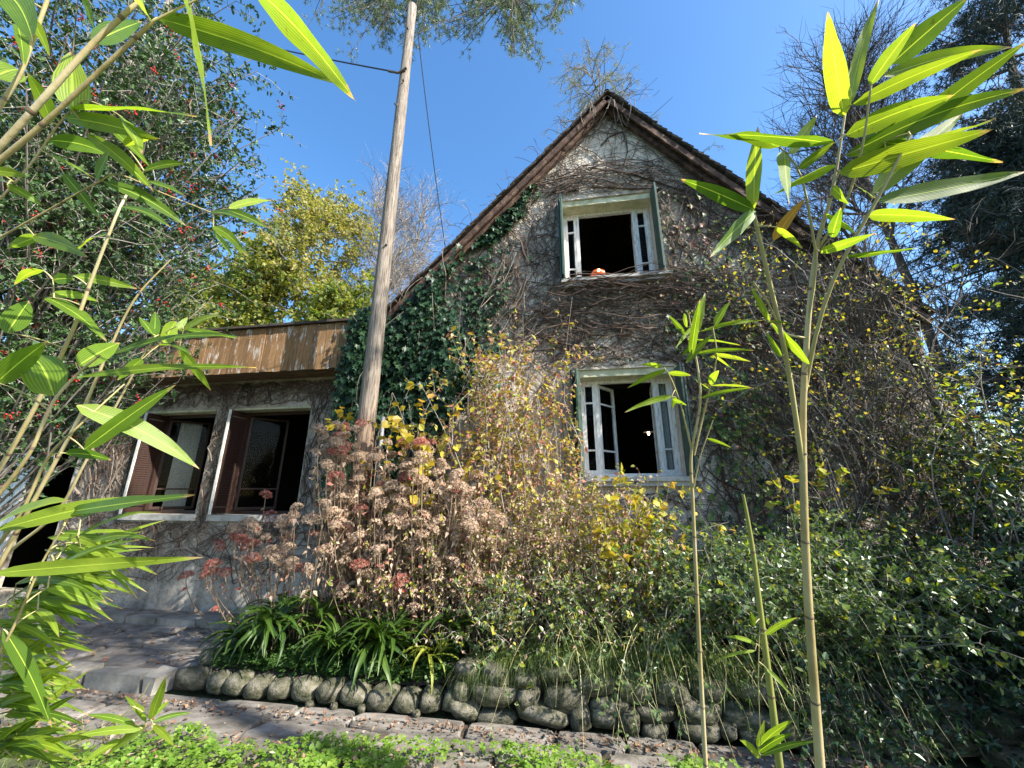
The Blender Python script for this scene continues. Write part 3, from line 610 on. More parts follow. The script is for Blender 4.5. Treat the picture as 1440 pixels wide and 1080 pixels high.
# ================================================================= climbers on the walls
def inside(x, z, W, g=0.): return (x > W[0] - g) & (x < W[1] + g) & (z > W[2] - g) & (z < W[3] + g)
def creeper(name, label, loc, seeds, angf, L, yf, mat, r0, holes, top, K=14, extra=None):
    """stems that wander over a wall plane: seeds (n,2) in x,z"""
    n = len(seeds); P = np.zeros((n, K, 3)); x = seeds[:, 0].copy(); z = seeds[:, 1].copy(); a = angf(x, z, rs.rand(n)) + rs.normal(size=n) * .35; alive = np.ones(n, bool); st = L / (K - 1); y = yf(n)
    for k in range(K):
        P[:, k, 0] = x; P[:, k, 2] = z; P[:, k, 1] = y - .006 * np.abs(rs.normal(size=n))
        a = a + rs.normal(size=n) * .28; nx = x + np.cos(a) * st; nz = z + np.sin(a) * st
        bad = top(nx, nz)
        for h in holes: bad |= inside(nx, nz, h, .02)
        # slide along obstacles
        a2 = a + np.where(rs.rand(n) < .5, 1, -1) * 1.5; nx2 = x + np.cos(a2) * st; nz2 = z + np.sin(a2) * st; bad2 = top(nx2, nz2)
        for h in holes: bad2 |= inside(nx2, nz2, h, .02)
        a = np.where(bad & ~bad2, a2, a); nx = np.where(bad, np.where(bad2, x + .001, nx2), nx); nz = np.where(bad, np.where(bad2, z + .001, nz2), nz); x, z = nx, nz
    return P
def facade_top(x, z):
    return (z > np.where(x < AX, AZ - (AX - x) * 1.046, AZ - (x - AX) * 1.205) - .22) | (x < xl) | (x > xr) | (z < .1)
def ang_main(x, z, u):
    a = math.pi / 2 + rs.normal(size=len(x)) * .6
    band = ((z > 3.3) & (z < 4.75) & (x > -.6)) | ((z > 6.2) & (z < 6.8) & (np.abs(x - .7) < 1.1)); s = np.where(rs.rand(len(x)) < .5, 0, math.pi)
    return np.where(band, s + rs.normal(size=len(x)) * .75, a)
def seeds_main(n):
    x = rs.uniform(xl, xr, n * 4); z = rs.uniform(.3, 7.9, n * 4); w_ = np.where(z > 6.7, .45, .32)
    w_ += 1.6 * ((z > 3.35) & (z < 4.7) & (x > -1.4)); w_ += .8 * ((z > 6.15) & (z < 6.7) & (x > -.4) & (x < 1.6)); w_ += .9 * ((x < 0) & (x > -1.3) & (z > 3.6) & (z < 5.8)); w_ += 1.0 * (x > 1.5) * (z < 6)
    w_ -= .35 * ((x > -1.6) & (x < .1) & (z < 3.3))
    w_ += .25 * np.sin(x * 3.1 + z * 2) * np.cos(z * 3.7 - x); ok = (rs.rand(len(x)) < w_ / 2.2) & ~facade_top(x, z) & ~inside(x, z, UW, .05) & ~inside(x, z, LW, .05)
    q = np.stack([x[ok], z[ok]], 1); return q[:n]
cr = thing('climbing_creeper', 'bare tangled reddish-brown creeper stems spread over the gabled front', 'creeper', (1, -.02, 0))
hol = [(UW[0] - .02, UW[1] + .02, UW[2] - .1, UW[3]), (LW[0] - .04, LW[1] + .04, LW[2] - .15, LW[3])]
for cnt, Lr, r, yy, mt, nm in ((2300, .8, .0027, .012, M_vine, 'fine_stem'), (700, 1.3, .0045, .028, M_vine, 'stem'), (150, 2.2, .009, .03, M_vine, 'main_stem'), (260, 1.2, .003, .045, M_vine2, 'pale_stem')):
    sd_ = seeds_main(cnt); P = creeper(nm, '', None, sd_, ang_main, Lr, lambda n, yy=yy: -(yy * (.3 + rs.rand(n) * 1.2)), mt, r, hol, facade_top, 11)
    rr = r * np.linspace(1.3, .5, 11)[None] * (.6 + rs.rand(len(P), 1) * .9); V, F = tubes(P, rr, 3); part(nm, V, F, mt, cr, kind='stuff')
    if nm == 'stem': MAINV = P
# heavy swags over both windows and hanging root ends at the apex
sw = []
for k in range(16):
    t = np.linspace(0, 1, 13); u = rs.rand(); x0 = rs.uniform(-1.1, .0); z0 = 3.45 + u * .9; sw.append(np.stack([x0 + t * rs.uniform(1.8, 3.2), -.04 - .05 * rs.rand() - .02 * np.sin(t * 5), z0 + (t - .5) ** 2 * rs.uniform(.1, .9) * (1 if u < .5 else -.4) + .04 * np.sin(t * 9 + k)], 1))
for k in range(26):
    t = np.linspace(0, 1, 13); x0 = rs.uniform(-.5, .1); z0 = 6.28 + rs.rand() * .35; sw.append(np.stack([x0 + t * rs.uniform(1.0, 2.0), -.04 - .04 * rs.rand() + 0 * t, z0 + .18 * np.sin(t * 3.1) + .03 * np.sin(t * 11 + k)], 1))
for k in range(34):
    t = np.linspace(0, 1, 13); x0 = rs.uniform(-.3, .4); sw.append(np.stack([x0 + t * rs.uniform(1, 2.4), -.10 - .12 * rs.rand() - .03 * np.sin(t * 7 + k), 4.70 - rs.rand() * .32 + .05 * np.sin(t * 6 + k)], 1))
sw = np.array(sw); sw[:, :, 2] += np.cumsum(rs.normal(size=sw.shape[:2]) * .035, 1); sw[:, :, 1] -= np.abs(rs.normal(size=sw.shape[:2])) * .012; V, F = tubes(sw, .008 * np.linspace(1, .5, 13)[None] * (.4 + rs.rand(len(sw), 1)), 4); part('swag_stem', V, F, M_vine, cr, kind='stuff')
hb = np.stack([AX + rs.normal(size=14) * .16, -.26 + rs.rand(14) * .1, AZ - .15 - rs.rand(14) * .1], 1); P = curves(hb, np.tile([0, 0, -1.], (14, 1)) + jit(14, .25), .2 + rs.rand(14) * .45, 0, .12, 8); V, F = tubes(P, .006, 4); part('hanging_root', V, F, M_vine2, cr, kind='stuff')
P = curves(np.stack([AX + .1 + rs.rand(12) * .5, np.full(12, -.2), AZ + .02 - rs.rand(12) * .3], 1), np.stack([rs.rand(12) * 1.5, jit(12, .3)[:, 0], rs.rand(12) * .8 + .1], 1), .3 + rs.rand(12) * .3, .3, .15, 7); V, F = tubes(P, .003, 3); part('ridge_tendril', V, F, M_vine, cr, kind='stuff')
# loose edge tendrils along left rake
n = 40; tx = rs.uniform(-3.2, .6, n); tb = np.stack([tx, np.full(n, -.26), rakez(tx[0]) + 0 * tx], 1); tb[:, 2] = [rakez(a) + .02 for a in tx]
P = curves(tb, np.stack([-rs.rand(n) * .8, -rs.rand(n) * .5, rs.rand(n) * .9 - .2], 1), .12 + rs.rand(n) * .25, .3, .2, 6); V, F = tubes(P, .0035, 3); part('ridge_tendril', V, F, M_vine, cr, kind='stuff')
# scattered reddish leaves right of the windows
def wall_leaves(parent, mat, n, dens, size, depth, tmpl=T_IVY, name='foliage', hang=.7, w=1.0):
    x = rs.uniform(-3.4, 4.6, n * 6); z = rs.uniform(.2, 8, n * 6); ok = (rs.rand(len(x)) < dens(x, z)) & ~facade_top(np.clip(x, xl + .01, xr - .01), z) & ~inside(x, z, (UW[0] + .02, UW[1] - .02, UW[2], UW[3])) & ~inside(x, z, (LW[0] + .02, LW[1] - .02, LW[2], LW[3]))
    x, z = x[ok][:n], z[ok][:n]; k = len(x); y = -depth(x, z) * (.15 + rs.rand(k)); T = norm(np.stack([rs.normal(size=k) * .5, -.3 - rs.rand(k) * .3, -hang - rs.rand(k) * .3], 1)); Nn = norm(np.stack([rs.normal(size=k) * .45, -1 + 0 * x, .5 + rs.normal(size=k) * .35], 1))
    return leafpart(parent, mat, np.stack([x, y, z], 1), T, Nn, size * (.6 + rs.rand(k) * .8), w, tmpl, .15, name)
def g2(x, z, cx, cz, sx, sz): return np.exp(-((x - cx) / sx) ** 2 - ((z - cz) / sz) ** 2)
wall_leaves(cr, M_ivyb, 1700, lambda x, z: np.clip(.8 * g2(x, z, 1.9, 5.2, .45, .9) + .6 * g2(x, z, 2.4, 4.0, 1.2, .7) + .35 * g2(x, z, 3.2, 3.5, 1.1, 1.4) + .12 * (z > 6.8) * (x > .8) + .25 * g2(x, z, 2.6, 2.2, 1.2, 1), 0, 1), .055, lambda x, z: .10 + 0 * x, name='autumn_foliage')
# ivy
iv = thing('ivy', 'thick dark green ivy covering the left side of the gabled house', 'ivy', (-2.4, -.05, .3))
def rake_d(x, z): return (AZ - np.abs(x - AX) * np.where(x < AX, 1.046, 1.205)) - z
dens_iv = lambda x, z: np.clip(1.3 * (x < -1.65 + .3 * np.sin(z * 2.3)) * (z > 1.2) * (x > -3.4) + .9 * (rake_d(x, z) < .42 + .15 * np.sin(x * 5)) * (x < -.4) + .35 * g2(x, z, -1.4, 4.3, .4, 1.0) + .5 * g2(x, z, -.5, 5.6, .4, .5) * (rake_d(x, z) < .6), 0, 1)
wall_leaves(iv, M_ivy, 11500, dens_iv, .085, lambda x, z: .10 + .22 * (x < -1.6), name='foliage')
# overhang of ivy round the corner with the wing
k = 1500; c = np.stack([-3.08 + rs.normal(size=k) * .10, -.22 - rs.rand(k) * .2, 1.6 + rs.rand(k) * 2.75], 1); leafpart(iv, M_ivy, c, norm(np.stack([rs.normal(size=k) * .5, -.3 + 0 * c[:, 0], -.8 + 0 * c[:, 0]], 1)), norm(np.stack([-.3 + jit(k, .4)[:, 0], -1 + 0 * c[:, 0], .6 + 0 * c[:, 0]], 1)), .085 * (.6 + .8 * rs.rand(k)), 1, T_IVY, .15)
n = 60; P = curves(np.stack([rs.uniform(-3.2, -1.2, n), -.2 - rs.rand(n) * .15, rs.uniform(1, 4.5, n)], 1), np.tile([0.2, 0, 1.], (n, 1)) + jit(n, .3), 1.0, 0, .12, 9); V, F = tubes(P, .005, 4); part('stem', V, F, M_vine2, iv, kind='stuff')
iv2 = thing('ivy', 'bright green ivy patch right of the lower window', 'ivy', (2.2, -.05, 1.5))
wall_leaves(iv2, M_ivyl, 1500, lambda x, z: np.clip(1.1 * g2(x, z, 2.15, 2.55, .45, .75) + .35 * g2(x, z, 1.95, 4.0, .5, .6) + .25 * g2(x, z, 2.3, 5.4, .5, .8) + .5 * g2(x, z, 2.6, 1.3, .9, .5) - .05, 0, 1), .075, lambda x, z: .16 + 0 * x)
wall_leaves(iv2, M_ivy, 520, lambda x, z: np.clip(.5 * g2(x, z, 2.2, 4.2, 1.2, 1.2) + .6 * g2(x, z, 2.4, 1.5, 1.6, .7) + .5 * g2(x, z, .9, 1.45, .9, .25), 0, 1), .07, lambda x, z: .14 + 0 * x, name='dark_foliage')
# creeper on the wing
cw = thing('climbing_creeper', 'thin dark creeper stems fanned over the wall of the side wing', 'creeper', (-5.5, AY, 0))
def wtop(x, z): return (x < -8.3) | (x > -3.15) | (z > 3.4) | (z < .35)
def seeds_w(n):
    x = rs.uniform(-8.2, -3.2, n * 4); z = rs.uniform(.5, 3.4, n * 4); ok = ~inside(x, z, O1, .04) & ~inside(x, z, O2, .04) & (rs.rand(len(x)) < np.where(z > 3.0, 1, np.where(z < 1.25, np.clip((z - .3) * 1.1, .1, .9), .8))); return np.stack([x[ok], z[ok]], 1)[:n]
hw = [(O1[0], O1[1], O1[2] - .1, O1[3]), (O2[0], O2[1], O2[2] - .1, O2[3])]
for cnt, Lr, r, mt, nm in ((650, .7, .003, M_vine, 'fine_stem'), (300, 1.2, .005, M_vine, 'stem'), (60, 1.5, .008, M_vine2, 'main_stem')):
    P = creeper(nm, '', None, seeds_w(cnt), lambda x, z, u: np.where(z < 1.25, math.pi * (.5 + .42 * np.sign(rs.rand(len(x)) - .45)), math.pi / 2) + rs.normal(size=len(x)) * .45, Lr, lambda n: AY - .004 - rs.rand(n) * .035, mt, r, hw, wtop, 13)
    V, F = tubes(P, r * np.linspace(1.3, .5, 13)[None] * (.6 + rs.rand(len(P), 1)), 3); part(nm, V, F, mt, cw, kind='stuff')

# ================================================================= planting in the bed
def shrub(name, label, cat, bases, dirs, L, droop, mat_stem, r0, sub, leafspec, wander=.12, K=8, group=None, loc=None):
    """bases (n,3): woody shoots, sub=[(m, spread, length, tmin, radius)], leafspec=[(mat, per-curve, tmin, size, width, template, spread, up, level)]"""
    bases = np.asarray(bases, float); o = thing(name, label, cat, tuple(loc if loc is not None else bases.mean(0)), group)
    lv = [curves(bases, dirs, L, droop, wander, K)]; V0 = [tubes(lv[0], r0 * np.linspace(1.2, .35, K)[None], 4)]
    for (m_, sp, Ls, tm, rr) in sub:
        B, T, i, t = pick(lv[-1], m_, tm); lv.append(curves(B, side(T, sp, .15), Ls * (.4 + rs.rand(len(B)) * .8), droop * .6 if np.isscalar(droop) else .2, wander * 1.2, 5)); V0.append(tubes(lv[-1], rr * np.linspace(1, .4, 5)[None], 3))
    V, F = merge(V0); part('stems', V, F, mat_stem, o, kind='stuff')
    for j, (mt, m_, tm, sz, wd, tp, sp, up, lev) in enumerate(leafspec):
        B, T, i, t = pick(lv[lev], m_, tm); D, Nn = leafdirs(T, sp, up, 1., .7); leafpart(o, mt, B, D, Nn, sz * (.55 + .8 * rs.rand(len(B))), wd, tp, .12, 'foliage' if j == 0 else 'accent_foliage')
    return o, lv
def inbed(x0, x1, y0, y1, n):
    x = rs.uniform(x0, x1, n); y = rs.uniform(y0, y1, n); return np.stack([x, y, bed_z(x, y)], 1)
# tall autumn shrub against the wall, yellow tips
def fan(n, spread, lean=(0, 0)): d = np.stack([rs.normal(size=n) * spread + lean[0], rs.normal(size=n) * spread * .6 + lean[1], np.ones(n)], 1); return d
sh1, _ = shrub('autumn_shrub', 'tall sparse shrub with pink and yellow autumn leaves against the wall', 'shrub', inbed(-1.35, -.2, -.75, -.3, 66), fan(66, .11), np.linspace(2.1, 3.85, 66)[rs.permutation(66)], .08, M_twig, .007,
      [(9, .5, .45, .25, .0028)], [(M_pink, 8, .1, .062, .6, T_LEAF, .8, -.5, 1), (M_yel, 1, .3, .07, .75, T_ROUND, .8, -.3, 1), (M_yg, 6, .55, .06, .7, T_OVAL, .8, -.2, 0), (M_pink, 12, .3, .058, .6, T_LEAF, .8, -.5, 0)])
n = 12; b = inbed(-1.6, -.9, -.9, -.6, n); shrub('yellow_shrub', 'arching twigs with bright yellow leaves left of the autumn shrub', 'shrub', b, np.stack([-.30 + rs.normal(size=n) * .12, -.1 + 0 * b[:, 0], np.ones(n)], 1), 2.2 + rs.rand(n) * .8, .04, M_twig, .006, [(5, .5, .35, .5, .0025)], [(M_yel, 5, .2, .09, .8, T_ROUND, .7, -.1, 1), (M_yel, 8, .6, .085, .8, T_ROUND, .7, 0, 0)])
n = 26; b = inbed(-.2, .7, -1.0, -.5, n); shrub('yellow_shrub', 'yellow and green leafed twigs just below the lower window', 'shrub', b, fan(n, .28, (.1, -.2)), .9 + rs.rand(n) * .75, .1, M_twig, .006, [(6, .5, .3, .3, .0025)], [(M_yel, 5, .1, .07, .75, T_ROUND, .7, -.1, 1), (M_yg, 6, .1, .055, .6, T_LEAF, .7, 0, 1)])
# dry hydrangea: stems + heads as parts
def head_mesh(seed, mat):
    r = np.random.RandomState(seed); k = 150; d = norm(r.normal(size=(k, 3))); d[:, 2] = np.abs(d[:, 2]) * .9 - .15; P = d * .062 * (.75 + .3 * r.rand(k, 1)); V, F, rn = leaves(P, norm(np.cross(d, r.normal(size=(k, 3)))), d + r.normal(size=(k, 3)) * .4, .019 * (.7 + .7 * r.rand(k)), 1, T_FLORET)
    me = mesh_np('flower_head', V, F, rnd=rn); me.materials.append(mat); return me
HM = [head_mesh(s, M_dry) for s in range(4)]; HR = [head_mesh(s + 9, M_dryred) for s in range(2)]
def hydrangea(label, pts, loc, redf, base_spread, group=None):
    o = thing('hydrangea', label, 'hydrangea', loc, group); P = []
    for q in pts:
        b = np.array([loc[0] + (q[0] - loc[0]) * base_spread + rs.normal() * .08, loc[1] + rs.normal() * .1, loc[2]]); t = np.linspace(0, 1, 8)[:, None]; mid = np.array([q[0], q[1], b[2] + .6 * (q[2] - b[2])]); P.append((1 - t) ** 2 * b + 2 * t * (1 - t) * mid + t * t * np.array(q))
        h = place('flower_head', random.choice(HR if rs.rand() < redf(q) else HM), o, q, (rs.normal() * .4, rs.normal() * .4, rs.rand() * 6), (rs.uniform(.9, 1.55),) * 3)
    P = np.array(P); V, F = tubes(P, .0045, 4); part('stems', V, F, M_drystem, o, kind='stuff')
    B, T, i, t = pick(P, 7, .3); D, Nn = leafdirs(T, .8, -.4); leafpart(o, M_dry, B, D, Nn, .045 * (.5 + rs.rand(len(B))), .6, T_LEAF, .8, 'dry_foliage')
    B, T, i, t = pick(P, 2, .3); D, Nn = leafdirs(T, .8, -.2); leafpart(o, M_dryred, B, D, Nn, .055 * (.5 + rs.rand(len(B))), .6, T_LEAF, .3, 'red_foliage')
    return o
pts = []
for (a, b, n_, s_) in ((350, 745, 5, 16), (290, 805, 4, 12), (395, 720, 6, 20), (400, 775, 8, 26), (450, 780, 8, 22), (310, 790, 3, 12), (440, 730, 6, 20), (360, 775, 5, 20)):
    for k in range(n_): pts.append(atY(a + rs.normal() * s_, b + rs.normal() * s_ * .8, -1.25 + rs.normal() * .15))
hydrangea('low hydrangea with dried red-tinged flower heads in front of the side wing', pts, (-3.0, -1.15, .1), lambda q: .55 if q[0] < -3.3 else .2, .45)
pts = [atY(a + rs.normal() * s_, b + rs.normal() * s_ * 1.2, -1.15 + rs.normal() * .15) for (a, b, n_, s_) in ((470, 625, 12, 14), (500, 615, 5, 12), (480, 670, 10, 20), (520, 700, 12, 24), (560, 690, 10, 24), (600, 660, 10, 24), (640, 700, 12, 26), (520, 760, 14, 30), (600, 750, 18, 30), (680, 740, 14, 26), (560, 650, 8, 18), (540, 800, 12, 26), (620, 800, 12, 30), (490, 740, 12, 18)) for k in range(int(n_ * 1.5))]
hydrangea('tall hydrangea of dried tan flower heads massed right of the wooden pole', pts, (-2.0, -.95, .15), lambda q: .45 if q[2] > 1.98 else .08, .7)
# brown dead stalks and wiry twigs in the middle of the bed
n = 430; b = inbed(-2.3, .7, -1.3, -.6, n); shrub('dead_stalks', 'mass of dry brown stalks and withered leaves in the middle of the bed', 'dry plants', b, fan(n, .16), .7 + rs.rand(n) * .95, .12, M_drystem, .0035, [(6, .55, .22, .3, .0016)], [(M_dry, 7, .1, .034, .6, T_SMALL, .8, -.6, 1), (M_pink, 2, .1, .036, .6, T_LEAF, .8, -.3, 1), (M_yg, 2, .1, .04, .65, T_OVAL, .8, 0, 1)])
n = 55; b = inbed(-.9, .9, -1.5, -1.0, n); shrub('mixed_undergrowth', 'dense small-leafed undergrowth with yellowing leaves above the stone wall', 'shrub', b, fan(n, .45, (0, -.3)), .5 + rs.rand(n) * .6, .25, M_twig, .004, [(7, .6, .3, .1, .002)], [(M_shrub, 11, .05, .036, .65, T_OVAL, .8, 0, 1), (M_yg, 3, .1, .04, .65, T_ROUND, .8, 0, 1), (M_dry, 4, .1, .036, .5, T_LEAF, .8, -.4, 1)])
# big arching glossy shrub centre right, sweeping towards the camera and right
n = 170; b = inbed(.6, 2.9, -1.4, -.4, n); shrub('glossy_shrub', 'wide arching shrub with small glossy green leaves right of centre', 'shrub', b, fan(n, .42, (.25, -.35)), .9 + rs.rand(n) * .8, .38, M_twig, .006, [(9, .55, .38, .15, .0025)],
      [(M_shrub, 15, .05, .040, .66, T_OVAL, .8, .1, 1), (M_yg, 1, .1, .045, .7, T_ROUND, .8, 0, 1)], wander=.14)
n = 70; b = inbed(-.3, 2.4, -1.55, -1.2, n); b[:, 2] += .3; shrub('trailing_shrub', 'leafy shoots and pale runners hanging over the mossy stone wall', 'shrub', b, np.stack([.5 * rs.normal(size=n), -.8 - rs.rand(n) * .5, .5 * rs.rand(n)], 1), .45 + rs.rand(n) * .4, .9, M_btwig, .003, [(5, .5, .16, .2, .0016)], [(M_shrub, 7, .1, .034, .6, T_ROUND, .8, 0, 1), (M_grass, 2, .1, .10, .06, T_THIN, .3, -.6, 1)])
n = 90; b = np.stack([rs.uniform(1.6, 6.0, n), rs.uniform(-1.6, -1.35, n), np.full(n, .45)], 1); shrub('trailing_shrub', 'dark leafy shoots trailing down over the right half of the stone wall', 'shrub', b, np.stack([.4 * rs.normal(size=n), -.5 - rs.rand(n) * .35, .35 * rs.rand(n)], 1), .5 + rs.rand(n) * .35, .85, M_barkd, .004, [(7, .6, .25, .1, .002)], [(M_shrubd, 14, .05, .045, .6, T_SMALL, .8, 0, 1)])
# dark hedge on the right, from the wall foot up; unseen first stretch added for shade
for lab, x0, x1, y0, y1, n, Lh in (('dark evergreen hedge added out of view at right to shade the corner', 4.1, 5.8, -3.4, -2.5, 110, 1.9), ('dark evergreen hedge filling the right corner beside the path', 2.7, 4.4, -1.6, -.9, 120, 1.0), ('tall dark evergreen hedge behind the bamboo at the right edge', 3.9, 6.4, -2.2, -.6, 170, 1.9)):
    b = np.stack([rs.uniform(x0, x1, n), rs.uniform(y0, y1, n), np.full(n, .0)], 1); b[:, 2] = np.where(b[:, 1] > -1.55, .2, -.12)
    shrub('evergreen_hedge', lab, 'hedge', b, fan(n, .35, (-.05, -.15)), Lh * (.6 + rs.rand(n) * .7), .2, M_barkd, .008, [(9, .6, .45, .15, .003)], [(M_shrubd, 17, .05, .05, .6, T_SMALL, .8, .1, 1), (M_yg, .3 and 1, .5, .05, .6, T_ROUND, .8, .1, 1)])
n = 60; b = np.stack([rs.uniform(3.3, 5.2, n), rs.uniform(-1.3, -.3, n), np.full(n, 1.1)], 1); shrub('leafy_shrub', 'yellow-green leafed shrub catching the sun at the right edge', 'shrub', b, fan(n, .35, (.1, 0)), .8 + rs.rand(n) * 1.1, .12, M_twig, .006, [(7, .6, .4, .2, .0025)], [(M_yg, 5, .1, .058, .5, T_LEAF, .8, 0, 1), (M_shrubd, 12, .1, .05, .6, T_LEAF, .8, 0, 1), (M_ivyb, 1, .1, .06, .6, T_LEAF, .8, 0, 1)])

# ferns: strap fronds, each an object
def frond_mesh(seed, mat):
    r = np.random.RandomState(seed); k = 11; t = np.linspace(0, 1, k); L_ = 1.0; y = L_ * (t - .18 * t ** 3); z = .52 * t - .75 * t ** 2; wd = .053 * np.sin(np.clip(t * 1.06, 0, 1) * math.pi * .94 + .12) ** .6 * (1 - .35 * t); V = []; U = []
    for i in range(k):
        for u in (-1, -.5, 0, .5, 1):
            V.append([u * wd[i] + .03 * math.sin(t[i] * 3 + seed), y[i], z[i] + (.012 * abs(u)) + .012 * abs(u) * math.sin(i * 2.3 + u * 3 + seed)]); U.append([.5 + u * .5, t[i]])
    i = np.arange((k - 1) * 5).reshape(k - 1, 5)[:, :-1].ravel(); me = mesh_np('frond', V, np.stack([i, i + 1, i + 6, i + 5], 1), True, uv=U); me.materials.append(mat); return me
FM = [frond_mesh(s, M_fern) for s in range(5)]; FL = [frond_mesh(s + 7, M_fernl) for s in range(2)]
for lab, px_, py_, Y, nf, sz, ms in (("strap-leaved fern with glossy arching fronds at the left end of the bed", 390, 860, -1.42, 84, .48, FM), ("strap-leaved fern whose long fronds droop toward the stone edging, mid bed", 540, 885, -1.42, 84, .521, FM), ("pale yellow-green fern just above the higher stones", 612, 900, -1.5, 18, .36, FL), ("broad dark fern at the very left end of the bed beside the terrace", 345, 880, -1.4, 50, .36, FM), ("dark fern between the two largest ferns, fronds hanging over the clover", 470, 890, -1.5, 56, .38, FM), ("smaller dark fern tucked behind the two strap-leaved ferns", 640, 865, -1.3, 26, .5, FM), ("strap-leaved fern half hidden behind the left hydrangea", 455, 850, -1.3, 28, .5, FM)):
    c = atY(px_, py_, Y); fo = thing('fern', lab, 'fern', (c[0], c[1], c[2] - .12), 'ferns in the bed')
    for k in range(nf):
        a = rs.rand() * 6.28; e = rs.uniform(-.35, .8); place('frond', ms[rs.randint(len(ms))], fo, (c[0] + math.cos(a) * .05, c[1] + math.sin(a) * .05, c[2] - .1), (e, rs.normal() * .25, a), (sz * rs.uniform(.7, 1.2),) * 3)
# clover carpets
def clover(label, P, mat, size, name='clover'):
    n = len(P); Nn = norm(np.tile(UP, (n, 1)) + jit(n, .3)); T = norm(np.cross(Nn, rs.normal(size=(n, 3)))); V, F, r = leaves(P, T, Nn, size * (.6 + .7 * rs.rand(n)), 1.0, T_CLOVER)
    o = part(name, V, F, mat, rnd=r, kind='stuff'); o['label'] = label; o['category'] = 'clover'; return o
n = 7000; x = rs.uniform(-3.5, -1.1, n); y = rs.uniform(-1.58, -.75, n); clover('dark green clover carpet behind the low stone edging', np.stack([x, y, bed_z(x, y) + .04 + .10 * rs.rand(n) + .04 * np.sin(x * 9) * np.sin(y * 8)], 1), M_clovd, .045)
n = 15000; x = rs.uniform(-3.6, 2.2, n); y = rs.uniform(-3.6, -2.12, n); edge = -2.22 - .10 * np.sin(x * 2.1) - .08 * np.sin(x * 5.3 + 1) - .30 * np.clip(-2.4 - x, 0, 1) + .16 * np.clip(x + 1, 0, 1); ok = (y < edge) & (rs.rand(n) < np.where(x > 1.5, .5, 1)); ok &= (np.sin(x * 3.3 + 1) * np.sin(y * 4.1 + x) + .5 * np.sin(x * 11) * np.sin(y * 13)) > -.62 + .5 * rs.rand(n) ; x, y = x[ok], y[ok]
clover('bright green clover strip along the bottom edge of the photo', np.stack([x, y, -.10 + .05 * rs.rand(len(x)) + .03 * np.sin(x * 7) * np.sin(y * 9) + .03], 1), M_clov, .02 + .034 * rs.rand(len(x)), 'clover_patch')
# grass tufts over the stones + on the lawn
def grass(label, B, D, L_, w_, droop, mat=M_grass):
    P = curves(B, D, L_, droop, .05, 5); n = len(P); T = norm(np.gradient(P, axis=1)); X = norm(np.cross(T, rs.normal(size=(n, 1, 3)))); wd = np.array([1, .9, .7, .45, .05])[None, :, None] * w_; V = np.stack([P - X * wd, P + X * wd], 2).reshape(-1, 3); i = (np.arange(n)[:, None] * 10 + np.arange(4)[None] * 2).ravel()
    o = part('grass', V, np.stack([i, i + 1, i + 3, i + 2], 1), mat, rnd=np.repeat(rs.rand(n), 10), kind='stuff'); o['label'] = label; o['category'] = 'grass'
n = 2600; b = inbed(-1.0, 1.3, -1.62, -1.35, n); b[:, 2] += .1; grass('thin grass hanging over the higher stones of the wall', b, np.stack([rs.normal(size=n) * .5, -.7 - rs.rand(n) * .6, .5 + rs.rand(n) * .5], 1), .14 + rs.rand(n) * .26, .0016, 1.0)
n = 260; b = np.stack([rs.uniform(-3, 1.5, n), rs.uniform(-3.0, -2.3, n), np.full(n, -.1)], 1); grass('thin grass blades standing among the bright clover', b, fan(n, .6), .05 + rs.rand(n) * .12, .0018, .5)
n = 500; b = np.stack([rs.uniform(-4.6, -3.0, n), rs.uniform(-3.3, -2.3, n), np.full(n, -.12)], 1); grass('tufts of grass in the lower left corner by the path', b, fan(n, .5), .1 + rs.rand(n) * .2, .0025, .5)
n = 80; b = inbed(.9, 2.6, -1.5, -1.2, n); b[:, 2] += .35; grass('long pale grass blades trailing over the wall at right of centre', b, np.stack([rs.normal(size=n) * .5, -.8 - rs.rand(n) * .5, .6 + rs.rand(n) * .5], 1), .35 + rs.rand(n) * .35, .002, 1.0)
# leaf litter
n = 2300; x = rs.uniform(-7, 4, n); y = rs.uniform(-2.9, -.2, n); on_t = (x < -3.6) & (y > -1.62); on_p = y < -1.85; ok = on_t | on_p; x, y, on_t = x[ok], y[ok], on_t[ok]; z = np.where(on_t, .008, np.where(y < -2.35, -.04, -.113))
k = len(x); Nn = norm(np.tile(UP, (k, 1)) + jit(k, .35)); o = leafpart(None, M_litter, np.stack([x, y, z + .008 * rs.rand(k)], 1), norm(np.cross(Nn, rs.normal(size=(k, 3)))), Nn, .022 + .035 * rs.rand(k) ** 2, .65, T_LEAF, -.2, 'fallen_leaves'); o['label'] = 'brown fallen leaves scattered over the paving'; o['category'] = 'fallen leaves'
n = 1600; x = rs.uniform(-6, 4, n); y = np.where(rs.rand(n) < .5, -1.86 - np.abs(rs.normal(size=n)) * .06, -2.2 - rs.rand(n) * .25); k = n; Nn = norm(np.tile(UP, (k, 1)) + jit(k, .5)); o = leafpart(None, M_litter, np.stack([x, y, -.108 + .02 * rs.rand(k)], 1), norm(np.cross(Nn, rs.normal(size=(k, 3)))), Nn, .02 + .025 * rs.rand(k), .6, T_LEAF, -.3, 'leaf_litter'); o['label'] = 'drift of small dead leaves along the foot of the stone wall'; o['category'] = 'fallen leaves'

